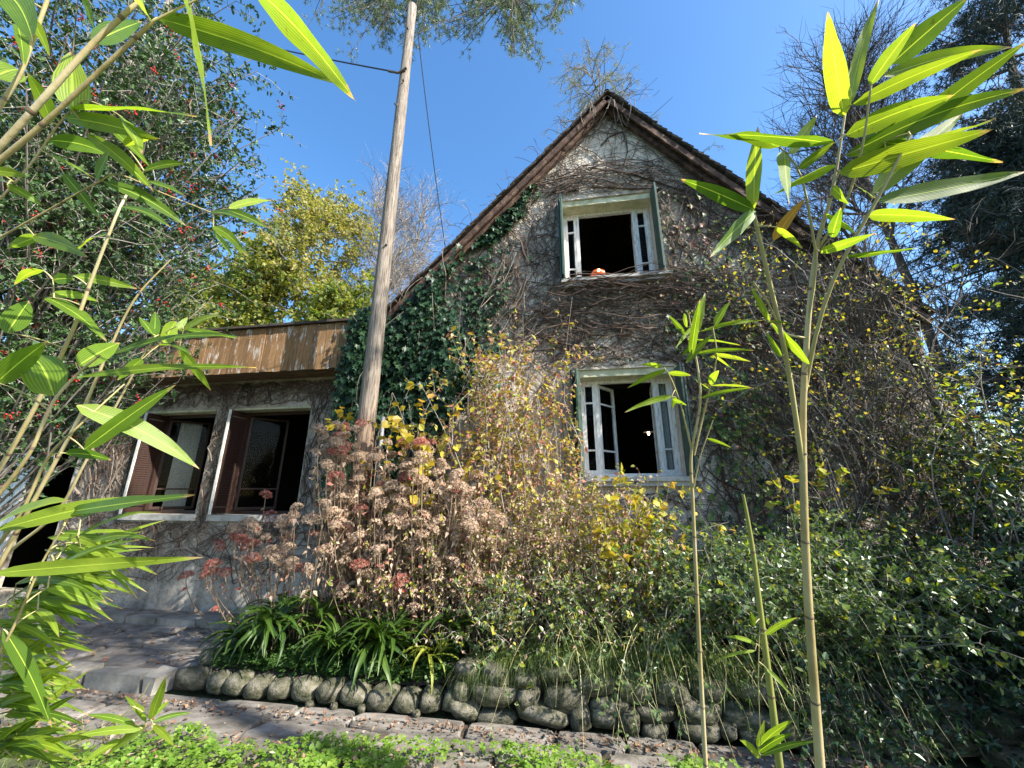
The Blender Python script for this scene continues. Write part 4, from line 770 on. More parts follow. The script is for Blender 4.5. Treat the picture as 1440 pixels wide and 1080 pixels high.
# ================================================================= trees
def tree(name, label, base, height, r0, lv, mat_bark, leaf=None, lean=(0, 0), tstart=.3, group=None, cat='tree', wander=.04, droop0=0., bare_last=True):
    """lv: list of (count, spread, length, tmin, up, radius, droop)"""
    base = np.asarray(base, float); o = thing(name, label, cat, tuple(base), group)
    c0 = curves(base[None], np.array([[lean[0], lean[1], 1.]]), height, droop0, wander, 12); V, F = tubes(c0, r0 * np.linspace(1, .18, 12)[None], 9); part('trunk', V, F, mat_bark, o, True)
    L = [c0]; VV = []
    for j, (m_, sp, Ls, tm, up, rr, dr) in enumerate(lv):
        B, T, i, t = pick(L[-1], m_, tm if j else tstart, .98); ll = Ls * (.45 + .7 * rs.rand(len(B))) * (np.clip(1.25 - t, .25, 1) if j == 0 else 1); L.append(curves(B, side(T, sp, up), ll, dr, .13, 7 if j < 1 else (5 if j < 2 else 4))); (bare_last or j < len(lv) - 1) and VV.append(tubes(L[-1], rr * np.linspace(1.1, .3, L[-1].shape[1])[None], 4 if j < 1 else 3))
    V, F = merge(VV); part('branches', V, F, mat_bark, o, kind='stuff')
    if leaf:
        for (mt, m_, sz, wd, tp, sp, up, nz) in leaf:
            B, T, i, t = pick(L[-1], m_, .15); D, Nn = leafdirs(T, sp, up, nz, .7); leafpart(o, mt, B + jit(len(B), sz * .3), D, Nn, sz * (.6 + .8 * rs.rand(len(B))), wd, tp, .1, 'crown')
    return o, L
# background trees behind the wing (beyond ~12 m)
for lab, px_, tip, Y, mt, dens in (('tall yellow autumn tree behind the side wing', 395, 310, 15, M_farY, 13), ('green-yellow tree behind the wing, left of the tall yellow tree', 318, 385, 13, M_farG, 12), ('yellow-green tree just behind the wing roof left of the pole', 450, 425, 12, M_farG, 12), ('yellowing tree low behind the left end of the wing', 230, 420, 14, M_farY, 12)):
    b = atY(px_, 700, Y); H = atY(px_, tip, Y)[2] + .5
    tree('broadleaf_tree', lab, (b[0], Y, -.1), H, .22, [(46, .8, H * .30, .2, .2, .05, .05), (9, .6, H * .13, .2, .15, .02, .1), (6, .6, H * .055, .2, .1, .01, .1)], M_bark, [(mt, dens, .19, .8, T_SMALL, .8, 0, 1.)], group='autumn trees behind the wing', tstart=.15, bare_last=False)
def bare(label, base, H, r, m1, L1, lean=(0, 0), mat=M_twig, cnt=(26, 9, 8), sp=.5, group='bare trees', up=.35, r3=.006, tstart=.25):
    return tree('bare_tree', label, base, H, r, [(cnt[0], sp, L1, .2, up, r * .3, 0), (cnt[1], .5, L1 * .42, .2, .2, r * .1, 0), (cnt[2], .45, L1 * .2, .15, .1, r3, 0)], mat, lean=lean, tstart=tstart, group=group)
b = atY(495, 700, 17); bare('leafless grey tree standing behind the wing beside the pole', (b[0], 17, -.1), atY(495, 298, 17)[2] + 1, .2, 0, 7, cnt=(34, 11, 8), r3=.012)
b = atY(565, 700, 19); bare('leafless tree partly hidden behind the roof slope', (b[0], 19, -.1), atY(565, 318, 19)[2], .2, 0, 7, cnt=(26, 10, 8), r3=.012)
q = atY(1150, 150, 9); bare('bare tree rising behind the right roof slope', (q[0] + 1.5, 9, -.1), q[2] + 1.0, .2, 0, 6.0, lean=(-.04, 0), mat=M_barkd, cnt=(30, 10, 9), r3=.010, tstart=.55)
# conifer sprig above the apex
q = atY(838, 76, 12); tree('larch_tree', 'thin golden-green larch top showing just left of the roof apex', (q[0] - .2, 12, -.1), q[2] - .3, .1, [(110, .9, 6.5, .1, .0, .03, .25), (6, .6, 1.0, .2, -.1, .012, .3), (4, .5, .4, .1, -.3, .006, .2)], M_bark, [(M_larch, 7, .13, .2, T_SPRAY, .6, -.2, 1)], tstart=.4)
# dark cedars top right
for lab, px_, tip, Y, x_, s_ in (('large dark cedar filling the top right corner', 1400, -60, 9, 0, 1.0), ('dark cedar lower behind the bare branches at right', 1390, 170, 6.5, 0, .6)):
    q = atY(px_, max(tip, 5), Y); H = q[2] * (1.12 if tip < 0 else 1)
    tree('cedar_tree', lab, (q[0] + .5, Y, -.1), H, .35, [(80, .95, 8.5 * s_, .1, .05, .07, .12), (12, .7, 2.2 * s_, .15, 0, .02, .25), (6, .6, .7, .1, -.05, .008, .2)], M_barkd, [(M_cedar, 8, .17, 1.5, T_SPRAY, .6, 0, 1)], group='cedars on the right', tstart=.1, bare_last=False)
# pine reaching over the pole: trunk stands behind the holly, long limbs at the top
o = thing('pine_tree', 'pine boughs with grey-green needle tufts hanging over the pole top', 'pine tree', (-15.5, 3.2, -.1))
V, F = tubes(curves(np.array([[-15.5, 3.2, -.1]]), np.array([[.0, 0, 1.]]), 22, 0, .02, 12), .28 * np.linspace(1, .4, 12)[None], 10); part('trunk', V, F, M_bark, o, True)
ends = [atY(a, b, 3.2) for a, b in ((540, -10), (600, -25), (720, -10), (640, -60), (480, -40), (700, -40), (800, -30))]; st0 = np.array([-15.4, 3.2, 21.5]); P = []
for e in ends: t = np.linspace(0, 1, 9)[:, None]; P.append(st0 * (1 - t) + e * t + np.array([0, 0, 5.0]) * np.sin(t * 3.1) + .08 * np.sin(t * 9 + rs.rand() * 6))
P = np.array(P); V0 = [tubes(P, .09 * np.linspace(1, .3, 9)[None], 6)]
cl = [(500, 10, 26, 16), (540, 42, 26, 14), (570, 15, 22, 14), (620, 5, 26, 14), (635, 32, 20, 12), (490, -5, 26, 16), (600, 45, 12, 8), (700, 5, 22, 12), (730, 42, 20, 16), (745, 65, 14, 10), (760, 20, 18, 12), (600, -20, 60, 14), (700, -25, 50, 14), (800, -4, 14, 6)]
B = np.concatenate([np.array([atY(a + rs.normal() * s1, b + 6 + rs.normal() * s2 * 1.1, 3.2 + rs.normal() * .7) for _ in range(int(10 * s1 / 16))]) for a, b, s1, s2 in cl]); k = len(B)
near = P.reshape(-1, 3); dist = ((B[:, None] - near[None]) ** 2).sum(-1); nb = near[dist.argmin(1)]; t = np.linspace(0, 1, 6)[None, :, None]; C1 = nb[:, None] * (1 - t) + B[:, None] * t + jit(k, .08)[:, None] * np.sin(t * 3.1); V0.append(tubes(C1, .02 * np.linspace(1, .35, 6)[None], 3))
Bt, T, i, tt = pick(C1, 9, .55); C2 = curves(Bt, side(T, .7, -.1), .32 * (.4 + rs.rand(len(Bt))), .1, .1, 4); V0.append(tubes(C2, .005, 3)); V, F = merge(V0); part('branches', V, F, M_barkd, o, kind='stuff')
Bt, T, i, tt = pick(C2, 5, .4); leafpart(o, M_pine, Bt, T, norm(jit(len(Bt), 1)), .12 * (.7 + .6 * rs.rand(len(Bt))), 1.0, T_TUFT, 0, 'crown')

# bare tree and twiggy scrub right in front of the facade
q = atY(1290, 640, -.45)
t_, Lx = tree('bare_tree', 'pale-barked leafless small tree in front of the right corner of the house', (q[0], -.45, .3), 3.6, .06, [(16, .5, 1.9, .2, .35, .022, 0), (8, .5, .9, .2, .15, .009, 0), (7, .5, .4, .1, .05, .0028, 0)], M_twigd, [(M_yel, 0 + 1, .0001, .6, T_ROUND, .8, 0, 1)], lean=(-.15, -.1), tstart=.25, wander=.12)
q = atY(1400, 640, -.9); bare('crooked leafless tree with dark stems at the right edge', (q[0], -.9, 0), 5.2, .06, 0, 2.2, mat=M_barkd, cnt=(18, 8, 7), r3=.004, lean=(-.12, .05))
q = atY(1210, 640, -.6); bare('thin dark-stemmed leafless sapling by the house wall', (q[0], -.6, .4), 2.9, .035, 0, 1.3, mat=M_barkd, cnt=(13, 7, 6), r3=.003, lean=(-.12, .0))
n = 74; b = np.stack([rs.uniform(2.4, 4.9, n), rs.uniform(-.8, -.3, n), rs.uniform(.5, 3.6, n)], 1); shrub('wild_rose', 'loose thorny shoots with a few yellow leaves before the right wall', 'shrub', b, np.stack([-.3 + rs.normal(size=n) * .5, -.1 + 0 * b[:, 0], np.ones(n)], 1), 1.0 + rs.rand(n) * 1.1, .15, M_twig, .005, [(6, .6, .4, .2, .002), (4, .6, .16, .2, .0014)], [(M_yg, 2, .3, .045, .7, T_OVAL, .8, 0, 1), (M_shrubd, 3, .2, .045, .7, T_OVAL, .8, 0, 1), (M_yel, 1, .7, .035, .7, T_ROUND, .8, 0, 2)], wander=.2)
n = 7; b = np.stack([rs.uniform(1.9, 3.0, n), np.full(n, -.9), np.full(n, .6)], 1); shrub('yellow_shrub', 'few broad bright yellow leaves on thin stems right of the ivy', 'shrub', b, fan(n, .2), 1.1 + rs.rand(n) * .5, .1, M_twig, .005, [(2, .5, .2, .6, .003)], [(M_yel, 3, .5, .09, .8, T_ROUND, .7, -.1, 1), (M_yg, 2, .5, .08, .8, T_ROUND, .7, -.1, 1)])

# holly at the left
ho = thing('holly_tree', 'large berried holly tree with glossy dark leaves at the left edge', 'holly tree', (-6.6, -1.9, -.1))
c0 = curves(np.array([[-6.6, -1.9, -.1]]), np.array([[.02, 0, 1.]]), 8.5, 0, .02, 12); V, F = tubes(c0, .16 * np.linspace(1, .25, 12)[None], 10); part('trunk', V, F, M_bark, ho, True)
n = 430; d = norm(rs.normal(size=(n, 3))); u = rs.rand(n, 1) ** .45; E = np.array([-5.9, -2.1, 5.6]) + d * u * np.array([2.25, 1.5, 3.7])
def inview(P): 
    Q = P - CAMP; return Q
ii = np.clip(((E[:, 2] - 1.2) / 8 * 11).astype(int), 0, 10); nb = c0[0][ii] - [0, 0, .5]; t = np.linspace(0, 1, 7)[None, :, None]; C1 = nb[:, None] * (1 - t) + E[:, None] * t + jit(n, .15)[:, None] * np.sin(t * 3.1); V0 = [tubes(C1, .016 * np.linspace(1, .3, 7)[None], 4)]
Bt, T, i, tt = pick(C1, 12, .55); C2 = curves(Bt, side(T, .65, .15), .45 * (.4 + rs.rand(len(Bt))), .1, .1, 4); V0.append(tubes(C2, .004 * np.linspace(1, .4, 4)[None], 3)); V, F = merge(V0); part('branches', V, F, M_twig, ho, kind='stuff')
B, T, i, tt = pick(C2, 10, .1); D, Nn = leafdirs(T, .75, .0, .8, .8); leafpart(ho, M_holly, B, D, Nn, .062 * (.7 + .6 * rs.rand(len(B))), .58, T_HOLLY, .15, 'crown')
# berry clusters
n = 330; B, T, i, tt = pick(C2, 1, .3, .8); sel = rs.permutation(len(B))[:n]; B = B[sel]
ICO = np.array([[0, 0, 1], [.89, 0, .45], [.28, .85, .45], [-.72, .53, .45], [-.72, -.53, .45], [.28, -.85, .45], [.72, .53, -.45], [-.28, .85, -.45], [-.89, 0, -.45], [-.28, -.85, -.45], [.72, -.53, -.45], [0, 0, -1]])
ICF = np.array([[0, 1, 2], [0, 2, 3], [0, 3, 4], [0, 4, 5], [0, 5, 1], [1, 6, 2], [2, 6, 7], [2, 7, 3], [3, 7, 8], [3, 8, 4], [4, 8, 9], [4, 9, 5], [5, 9, 10], [5, 10, 1], [1, 10, 6], [6, 11, 7], [7, 11, 8], [8, 11, 9], [9, 11, 10], [10, 11, 6]])
def berries(parent, C, r): 
    V = (C[:, None] + ICO[None] * r).reshape(-1, 3); F = (ICF[None] + (np.arange(len(C)) * 12)[:, None, None]).reshape(-1, 3); part('berries', V, F, M_berry, parent, True, kind='stuff')
berries(ho, np.repeat(B, 9, 0) + jit(len(B) * 9, .022), .0105)
# off-frame tree right of the path: its crown throws the dappled shade
tree('broadleaf_tree', 'broadleaf tree standing right of the path beyond the hedge', (7.9, -4.0, -.1), 4.3, .14, [(30, .75, 2.3, .2, .2, .045, .05), (8, .6, 1.0, .2, .1, .015, .1), (5, .6, .5, .2, .1, .008, .1)], M_bark, [(M_farG, 6, .12, .7, T_SMALL, .8, 0, 1.)], tstart=.25, bare_last=False)
tree('broadleaf_tree', 'tall thin-crowned broadleaf tree added out of view to dapple the terrace', (8.4, -5.7, -.1), 14, .2, [(24, .75, 2.0, .45, .15, .05, .05), (7, .6, .9, .2, .1, .02, .1), (5, .6, .5, .2, .1, .008, .1)], M_bark, [(M_farG, 3, .12, .7, T_SMALL, .8, 0, 1.)], tstart=.74)  # unseen tree, crown placed to break up the sun on the terrace

for lab, x_, y_, H in (('green garden tree behind the viewer, left of the path', -9, -15, 8), ('tall green garden tree directly behind the viewer', -1, -17, 9.5), ('green garden tree behind the viewer to the right', 6, -18, 8.5)):
    tree('broadleaf_tree', lab, (x_, y_, -.1), H, .22, [(34, .8, H * .34, .2, .2, .06, .05), (8, .6, H * .14, .2, .1, .02, .1), (5, .6, H * .06, .2, .1, .008, .1)], M_bark, [(M_farG, 6, .27, .8, T_SMALL, .8, 0, 1.)], tstart=.12, bare_last=False)

# ================================================================= bamboo in the foreground
def blade(parent, b, t, wd, droop, facing, mat, roll=0.):
    """one bamboo leaf from base b to tip t (world)"""
    b = np.asarray(b, float); t = np.asarray(t, float); d = t - b; L_ = np.linalg.norm(d); T = d / L_; k = 13; s = np.linspace(0, 1, k)
    nf = np.asarray(facing, float); nf = nf - T * nf.dot(T); nf /= np.linalg.norm(nf) + 1e-9; X = np.cross(T, nf)
    if roll: nf, X = nf * math.cos(roll) + X * math.sin(roll), X * math.cos(roll) - nf * math.sin(roll)
    prof = np.sin(math.pi * (.035 + .965 * s) ** .72) ** .78 * (1 - .12 * s) * (1 + rs.normal(size=k) * .015); prof[0] = .1; prof[-1] = .004
    C = b[None] + d[None] * s[:, None]; C[:, 2] += L_ * droop * np.sin(s * math.pi) ; tw = rs.normal() * .35
    V = []; U = []
    for i in range(k):
        a = tw * (s[i] - .3); x_ = X * math.cos(a) + nf * math.sin(a); z_ = nf * math.cos(a) - X * math.sin(a)
        for u in (-1, -.5, 0, .5, 1): V.append(C[i] + x_ * (u * wd * .5 * prof[i]) + z_ * (abs(u) * wd * .10 * prof[i] + .006 * L_ * math.sin(s[i] * 14 + u * 2 + b[0] * 50) * abs(u))); U.append([.5 + .5 * u, s[i]])
    i = np.arange((k - 1) * 5).reshape(k - 1, 5)[:, :-1].ravel(); V = np.array(V) - b
    me = mesh_np('leaf', V, np.stack([i, i + 1, i + 6, i + 5], 1), True, uv=U); me.materials.append(mat)
    o = bpy.data.objects.new('leaf', me); COL.objects.link(o); o.parent = parent; o.location = b - origin(parent); return o
class Bamboo:
    def __init__(s, label, pts, r0, r1, mat=None, base=None, group='bamboo canes in the foreground'):
        """pts: [(px,py,depth)] control points from low to high in the frame"""
        P = [atD(*p) for p in pts]
        if base is None:
            p0, p1 = P[0], P[1]; d = (p0 - p1); d /= np.linalg.norm(d)
            if d[2] > -.5: g = np.array([p0[0] + d[0] * .5, p0[1] + d[1] * .5, -.08]); mid = p0 + d * .35; P = [g, np.array([g[0] * .7 + mid[0] * .3, g[1] * .7 + mid[1] * .3, (g[2] + mid[2]) / 2]), mid] + P
            else: P = [p0 + d * (p0[2] + .08) / -d[2]] + P
        else: P = [np.array(base)] + P
        P = np.array(P); s.o = thing('bamboo', label, 'bamboo', tuple(P[0]), group)
        # catmull-rom resample
        Q = np.concatenate([[2 * P[0] - P[1]], P, [2 * P[-1] - P[-2]]]); out = []
        tg = norm(Q[2:] - Q[:-2])
        for i in range(1, len(Q) - 2):
            a_, b_ = Q[i], Q[i + 1]; l_ = np.linalg.norm(b_ - a_)
            for t in np.linspace(0, 1, 7)[:-1]: out.append((2 * t ** 3 - 3 * t * t + 1) * a_ + (t ** 3 - 2 * t * t + t) * tg[i - 1] * l_ + (3 * t * t - 2 * t ** 3) * b_ + (t ** 3 - t * t) * tg[i] * l_)
        out.append(Q[-2]); s.C = np.array(out); k = len(s.C); rr = np.linspace(r0, r1, k)
        V, F = tubes(s.C[None], rr[None], 12); part('cane', V, F, mat or M_culm, s.o, True)
        ln = np.concatenate([[0], np.cumsum(np.linalg.norm(np.diff(s.C, axis=0), axis=1))]); q = .15; nd = []
        while q < ln[-1]:
            i = min(np.searchsorted(ln, q), k - 1); T = norm(s.C[i] - s.C[i - 1]); r_ = rr[i]; pp = s.C[i - 1] + (s.C[i] - s.C[i - 1]) * (q - ln[i - 1]) / (ln[i] - ln[i - 1]); nd.append(tubes(np.array([[pp - T * .004, pp - T * .001, pp + T * .001, pp + T * .004]]), np.array([[r_ * 1.0, r_ * 1.12, r_ * 1.12, r_ * 1.0]]), 12)); q += .19 + .05 * rs.rand()
        if nd: V, F = merge(nd); part('node_ring', V, F, M_drystem, s.o, True, kind='stuff')
        s.tw = []
    def branch(s, pts, r=.0022):
        P = np.array([atD(*p) for p in pts]); near = s.C[((s.C - P[0]) ** 2).sum(1).argmin()]; P = np.concatenate([[near], P]) if np.linalg.norm(near - P[0]) > .01 else P
        t = np.linspace(0, len(P) - 1, 12); C = np.stack([np.interp(t, np.arange(len(P)), P[:, i]) for i in range(3)], 1); C = C + 0; C[1:-1] = (C[:-2] + 2 * C[1:-1] + C[2:]) / 4; s.tw.append((C, r))
    def leaf(s, b, t, wpx, dd=None, droop=.04, mat=None, D=.85, tipd=0., face=None):
        B = atD(b[0], b[1], D); T = atD(t[0], t[1], D + tipd); wd = wpx / FPX * D
        allp = np.concatenate([s.C] + [c for c, r in s.tw]); near = allp[((allp - B) ** 2).sum(1).argmin()]
        if np.linalg.norm(near - B) > .006: tt = np.linspace(0, 1, 6)[:, None]; c = near * (1 - tt) + B * tt; c[:, 2] += .06 * np.linalg.norm(near - B) * np.sin(tt[:, 0] * 3.1); s.tw.append((c, .0016))
        cd_ = norm(CAMP - B); f = cd_ * .9 + SUNV * (.55 if cd_.dot(SUNV) > .1 else -.75) + rs.normal(size=3) * .3 if face is None else face
        ext = np.linalg.norm(T - B); blade(s.o, B, T, min(wd, ext * .35), droop, f, mat or M_bleaf)
    def done(s):
        for C, r in s.tw: V, F = tubes(C[None], r * np.linspace(1.2, .6, len(C))[None], 6); part('twig', V, F, M_btwig, s.o, True)

# --- right: tall cane A with three leafy tops
def c3(x, y): return (960 + x / 3, y / 3)
A = Bamboo('tall tan bamboo cane with big backlit leaves right of the lower window', [(1153, 1075, 1.0), (1135, 820, 1.0), (1129, 620, 1.0), (1133, 500, .98), (1148, 350, .95), (1170, 270, .92), (1190, 150, .9)], .0125, .0022)
A.branch([(1126, 640, 1.0), (1110, 520, .97), (1090, 430, .93), (1062, 310, .9), (1060, 300, .9)], .006)
A.branch([(1130, 560, 1.0), (1150, 450, .95), (1180, 370, .9), (1235, 280, .86), (1280, 190, .84)], .005)
A.branch([(1132, 480, .98), (1150, 370, .94), (1143, 330, .92), (1128, 240, .9), (1095, 205, .9)], .003)
A.branch([(1150, 350, .95), (1190, 290, .9), (1215, 200, .86), (1225, 120, .84)], .003)
A.branch([(1100, 470, .95), (1078, 420, .92), (1058, 395, .9)], .0025)
LR = [((680, 490), (612, 50), 80), ((700, 450), (830, -10), 45), ((790, 360), (985, 95), 75), ((880, 270), (1215, -20), 95), ((720, 440), (1270, 205), 62), ((850, 320), (1390, 198), 60), ((690, 570), (1150, 400), 75), ((950, 555), (1460, 170), 75), ((690, 655), (1460, 370), 85), ((660, 730), (1310, 545), 90),
      ((850, 600), (1350, 685), 75), ((800, 820), (1190, 470), 85), ((820, 850), (1460, 722), 75), ((780, 905), (1150, 925), 52), ((640, 605), (70, 565), 80), ((405, 620), (180, 565), 50), ((300, 880), (318, 535), 68), ((300, 885), (-10, 755), 60), ((305, 890), (115, 1085), 55), ((430, 640), (450, 862), 62), ((450, 650), (567, 488), 50),
      ((490, 712), (640, 600), 36), ((640, 705), (375, 825), 75), ((400, 960), (505, 1048), 32), ((805, 685), (832, 470), 66), ((632, 790), (702, 862), 38), ((610, 900), (730, 985), 42), ((580, 1062), (810, 985), 36), ((690, 1080), (1000, 1045), 30), ((735, 785), (812, 835), 32), ((630, 1000), (668, 875), 40), ((860, 640), (1320, 500), 60)]
for i, (b_, t_, w_) in enumerate(LR): A.leaf(c3(*b_), c3(*t_), w_ / 2.7, D=.86 + .05 * rs.rand(), tipd=rs.uniform(-.14, .06), droop=rs.uniform(-.01, .06))
A.leaf(c3(385, 1015), c3(522, 832), 17, D=.9, mat=M_bdead)
A.leaf((1138, 512), (1083, 452), 15, D=.95); A.leaf((1098, 502), (1077, 466), 9, D=.95); A.leaf((1082, 452), (1056, 403), 8, D=.93); A.leaf((1078, 453), (1115, 455), 4, D=.93)
A.done()
B_ = Bamboo('slender pale bamboo cane with small leaf tuft in front of the lower window', [(992, 1075, 1.3), (982, 880, 1.3), (974, 700, 1.3), (972, 640, 1.3), (985, 560, 1.27), (975, 480, 1.25), (968, 440, 1.24)], .0085, .002)
B_.branch([(976, 640, 1.3), (985, 600, 1.28), (1000, 540, 1.26), (1010, 500, 1.25), (1002, 460, 1.25)], .003); B_.branch([(972, 630, 1.3), (958, 570, 1.27), (945, 535, 1.25), (938, 522, 1.25)], .003); B_.branch([(974, 690, 1.3), (985, 640, 1.27), (1003, 590, 1.25)], .002)
def c6(x, y): return (960 + x / 3, 360 + y / 3)
for b_, t_, w_ in (((62, 325), (95, 155), 32), ((135, 292), (202, 190), 34), ((70, 318), (340, 272), 24), ((20, 352), (250, 378), 22), ((50, 410), (305, 398), 20), ((130, 415), (290, 447), 20), ((130, 420), (218, 482), 16), ((115, 540), (153, 482), 34), ((115, 545), (292, 555), 22), ((60, 530), (112, 562), 14), ((105, 770), (205, 808), 16), ((20, 300), (5, 240), 26), ((10, 330), (-60, 250), 22), ((40, 300), (-30, 390), 20), ((0, 420), (60, 360), 20)): B_.leaf(c6(*b_), c6(*t_), w_ / 3, D=1.24 + .04 * rs.rand(), tipd=rs.uniform(-.08, .08))
for b_, t_, w_ in (((936, 520), (882, 546), 9), ((932, 515), (900, 513), 8), ((945, 557), (878, 580), 9), ((940, 524), (972, 528), 11), ((946, 562), (966, 570), 7), ((950, 558), (945, 575), 8), ((972, 500), (985, 420), 12), ((965, 510), (1002, 470), 10), ((985, 560), (1060, 545), 6)): B_.leaf(b_, t_, w_, D=1.24, tipd=rs.uniform(-.08, .08))
B_.done()
C_ = Bamboo('short green-tinged bamboo cane with a snapped leafless top between two others', [(1096, 1075, 1.1), (1082, 960, 1.1), (1068, 850, 1.1), (1058, 770, 1.1), (1050, 722, 1.1), (1045, 695, 1.1)], .0115, .0035, M_culmg)
C_.branch([(1068, 880, 1.1), (1066, 960, 1.08), (1070, 1050, 1.07)], .0016)
for b_, t_, w_ in (((1066, 1052), (1118, 1012), 10), ((1066, 1058), (1118, 1030), 9), ((1070, 1062), (1150, 1042), 8), ((1076, 893), (1122, 868), 7), ((1062, 905), (1020, 895), 6), ((1062, 915), (1005, 930), 5), ((1078, 940), (1115, 980), 6), ((1066, 1052), (1075, 1012), 9), ((1068, 1066), (1040, 1040), 9), ((1060, 880), (1055, 860), 8)): C_.leaf(b_, t_, w_, D=1.08, tipd=rs.uniform(-.08, .04))
C_.done()
# --- left clump
Lc = [Bamboo('thick pale bamboo cane crossing the top left corner, uppermost of two parallel', [(-30, 240, .62), (60, 140, .62), (130, 62, .63), (190, 5, .64), (215, -30, .65)], 0.0051, 0.0032),
      Bamboo('pale bamboo cane ending in a dark node below the big leaf at top left', [(-30, 250, .6), (60, 175, .6), (140, 100, .6), (215, 30, .6)], 0.0044, 0.0025),
      Bamboo('steep bamboo stem forking upward in the top left corner', [(-25, 185, .7), (25, 110, .7), (45, 60, .7), (70, -10, .7)], 0.0041, 0.0029),
      Bamboo('thin bamboo stem slanting to the leaf tuft beside the holly', [(-20, 300, .75), (40, 235, .75), (90, 165, .75), (120, 140, .75)], 0.0024, 0.0011),
      Bamboo('thin bamboo stem reaching the leaf cluster in the mid left of the holly', [(-20, 345, .75), (60, 300, .75), (140, 255, .75), (165, 245, .76), (225, 270, .8), (300, 300, .85)], 0.0024, 0.0009),
      Bamboo('upright bamboo stem passing behind the rounded leaf at left', [(-25, 700, .9), (40, 590, .9), (100, 470, .9), (130, 390, .9), (165, 300, .9), (180, 270, .92)], 0.0054, 0.0022),
      Bamboo('bamboo cane bearing the broad rounded leaf in the left middle', [(-30, 730, .78), (40, 640, .78), (75, 565, .78), (110, 525, .78), (140, 500, .78)], 0.0044, 0.0018),
      Bamboo('long bamboo cane slanting up to a leaf tuft in front of the fascia', [(-25, 840, .95), (50, 700, .95), (110, 590, .95), (150, 500, .95), (190, 420, .95), (240, 365, .97)], 0.0058, 0.0014),
      Bamboo('bamboo cane leaning before the first opening of the side wing', [(20, 770, 1.1), (80, 720, 1.1), (120, 650, 1.1), (180, 540, 1.1), (215, 480, 1.1), (255, 455, 1.1)], 0.0048, 0.0014),
      Bamboo('low bamboo cane rising steeply behind the long leaves at lower left', [(-20, 790, .8), (30, 720, .8), (70, 640, .8), (110, 600, .8), (175, 540, .85)], 0.0041, 0.0014),
      Bamboo('bamboo shoot feeding the dense leaf spray at the lower left edge', [(-25, 960, .8), (20, 880, .8), (60, 790, .8), (90, 740, .8)], 0.0034, 0.0014),
      Bamboo('small bamboo shoot in the bottom left corner over the path', [(60, 1075, 1.0), (140, 1030, 1.0), (195, 985, 1.0), (210, 960, 1.0)], 0.0017, 0.0009, M_culmg, base=(-2.1, -4.0, -.1))]
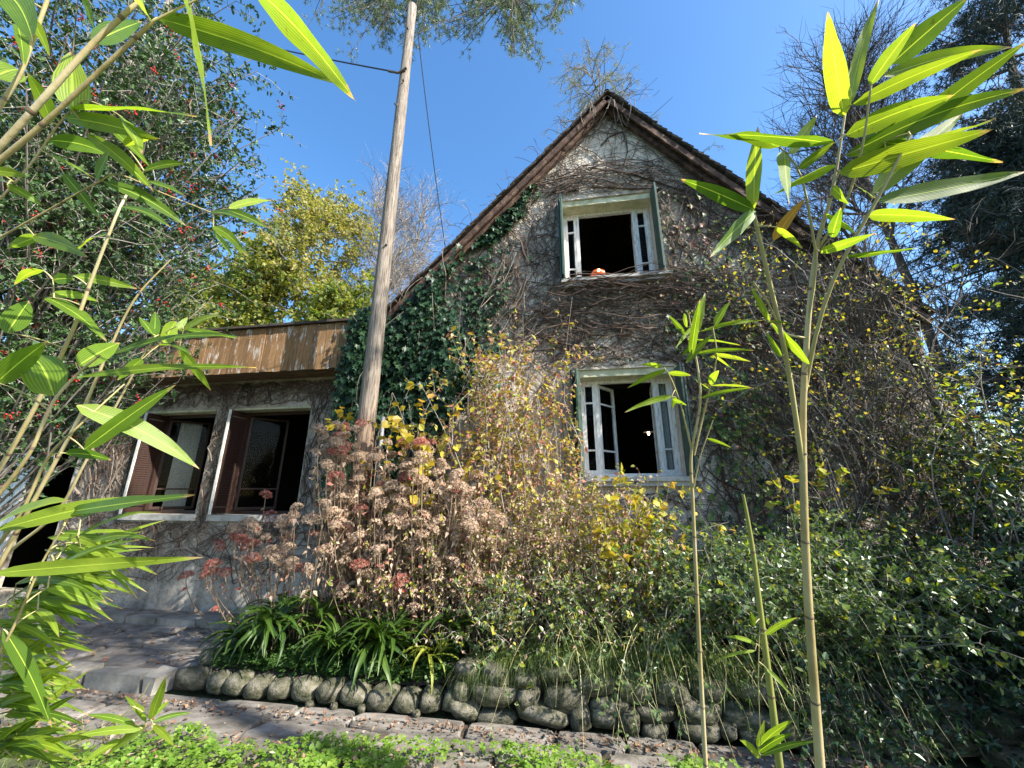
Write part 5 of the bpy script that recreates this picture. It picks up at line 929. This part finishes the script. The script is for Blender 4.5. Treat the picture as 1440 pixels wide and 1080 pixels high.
LL = [((350, -25), (500, 142), 38, .62), ((222, 25), (482, 120), 27, .62), ((262, -12), (297, 205), 26, .62), ((185, -5), (210, 28), 26, .63), ((5, -14), (48, 62), 32, .68), ((25, 35), (34, 94), 13, .7), ((115, -8), (133, 44), 11, .7), ((102, 156), (100, 72), 34, .74), ((72, 172), (38, 102), 38, .74), ((-12, 110), (27, 98), 32, .72), ((98, 155), (278, 164), 17, .75), ((93, 165), (222, 197), 22, .75),
      ((70, 197), (152, 218), 18, .75), ((125, 190), (215, 268), 18, .76), ((73, 220), (132, 250), 13, .75), ((135, 252), (154, 213), 26, .75), ((145, 255), (262, 318), 18, .76), ((202, 240), (260, 230), 13, .78), ((172, 165), (200, 217), 16, .76), ((90, 245), (140, 308), 12, .76), ((48, 332), (124, 362), 17, .76), ((-8, 240), (38, 248), 11, .72), ((322, 293), (380, 282), 10, .84), ((322, 296), (377, 321), 10, .84), ((300, 318), (347, 360), 11, .85), ((295, 298), (348, 312), 10, .85), ((300, 325), (328, 362), 9, .85),
      ((175, 205), (225, 195), 12, .76), ((150, 175), (215, 240), 13, .76), ((210, 255), (260, 275), 12, .78), ((40, 20), (70, 80), 22, .68), ((130, 60), (200, 30), 20, .66), ((60, 330), (10, 350), 14, .76), ((10, 260), (60, 290), 16, .74),
      ((65, 418), (150, 480), 17, .9), ((-5, 538), (66, 480), 32, .78), ((75, 556), (38, 498), 40, .78), ((110, 514), (168, 482), 32, .78), ((150, 500), (355, 476), 11, .95), ((113, 530), (360, 517), 11, .92), ((10, 468), (41, 423), 24, .85), ((74, 393), (104, 392), 13, .9), ((103, 388), (193, 406), 12, .9), ((70, 415), (139, 424), 11, .9), ((108, 570), (281, 660), 25, .8), ((118, 632), (247, 541), 18, .8), ((92, 637), (157, 647), 14, .82),
      ((217, 474), (218, 438), 10, 1.08), ((258, 464), (309, 443), 10, 1.08), ((250, 463), (335, 476), 8, 1.08), ((252, 490), (297, 550), 10, 1.08), ((230, 482), (248, 452), 17, 1.08), ((250, 462), (264, 446), 15, 1.08), ((215, 470), (196, 446), 11, 1.08), ((225, 485), (270, 500), 9, 1.08), ((200, 505), (165, 535), 12, 1.05), ((60, 380), (20, 400), 14, .9), ((150, 330), (105, 355), 12, .9), ((170, 290), (240, 320), 13, .92),
      ((-10, 738), (98, 704), 30, .75), ((-5, 745), (243, 700), 22, .78), ((95, 720), (274, 696), 17, .82), ((-10, 806), (285, 784), 16, .76), ((67, 827), (143, 858), 12, .85), ((53, 858), (83, 897), 8, .85), ((5, 885), (73, 1024), 15, .8)]
for b_, t_, w_, D_ in LL:
    Bp = atD(b_[0], b_[1], D_); best = min(Lc, key=lambda c: ((c.C - Bp) ** 2).sum(1).min()); best.leaf(b_, t_, w_ * 1.25, D=D_, tipd=rs.uniform(-.1, .12), droop=rs.uniform(0, .08))
for k in range(78):                                        # dense spray, lower left
    t = rs.rand(); bx_ = 0 + 130 * rs.rand(); by_ = 900 - bx_ * 1.25 + rs.normal() * 18; a = rs.uniform(-.45, .75); L_ = rs.uniform(50, 130)
    Lc[10].leaf((bx_ - 15, by_), (bx_ + L_ * math.cos(a), by_ + L_ * math.sin(a)), rs.uniform(5, 11), D=.86 + .12 * rs.rand(), tipd=rs.uniform(-.08, .1), droop=rs.uniform(.0, .1))
for k in range(50):
    bx_ = rs.uniform(-20, 30); by_ = rs.uniform(930, 1075); a = rs.uniform(-.7, .5); L_ = rs.uniform(60, 130); Lc[10].leaf((bx_, by_), (bx_ + L_ * math.cos(a), by_ + L_ * math.sin(a)), rs.uniform(7, 14), D=.9, tipd=rs.uniform(-.1, .1), droop=.05)
for b_, t_, w_ in (((212, 1012), (233, 952), 13), ((205, 1015), (175, 978), 8), ((214, 1015), (270, 1002), 7), ((205, 1022), (150, 1062), 14), ((200, 1025), (90, 1040), 10), ((215, 1020), (245, 1050), 8), ((190, 1020), (120, 1005), 9), ((170, 1040), (110, 1078), 12), ((200, 1005), (193, 990), 8), ((210, 1010), (240, 985), 8)): Lc[11].leaf(b_, t_, w_, D=1.0, tipd=rs.uniform(-.1, .1))
for c in Lc: c.done()
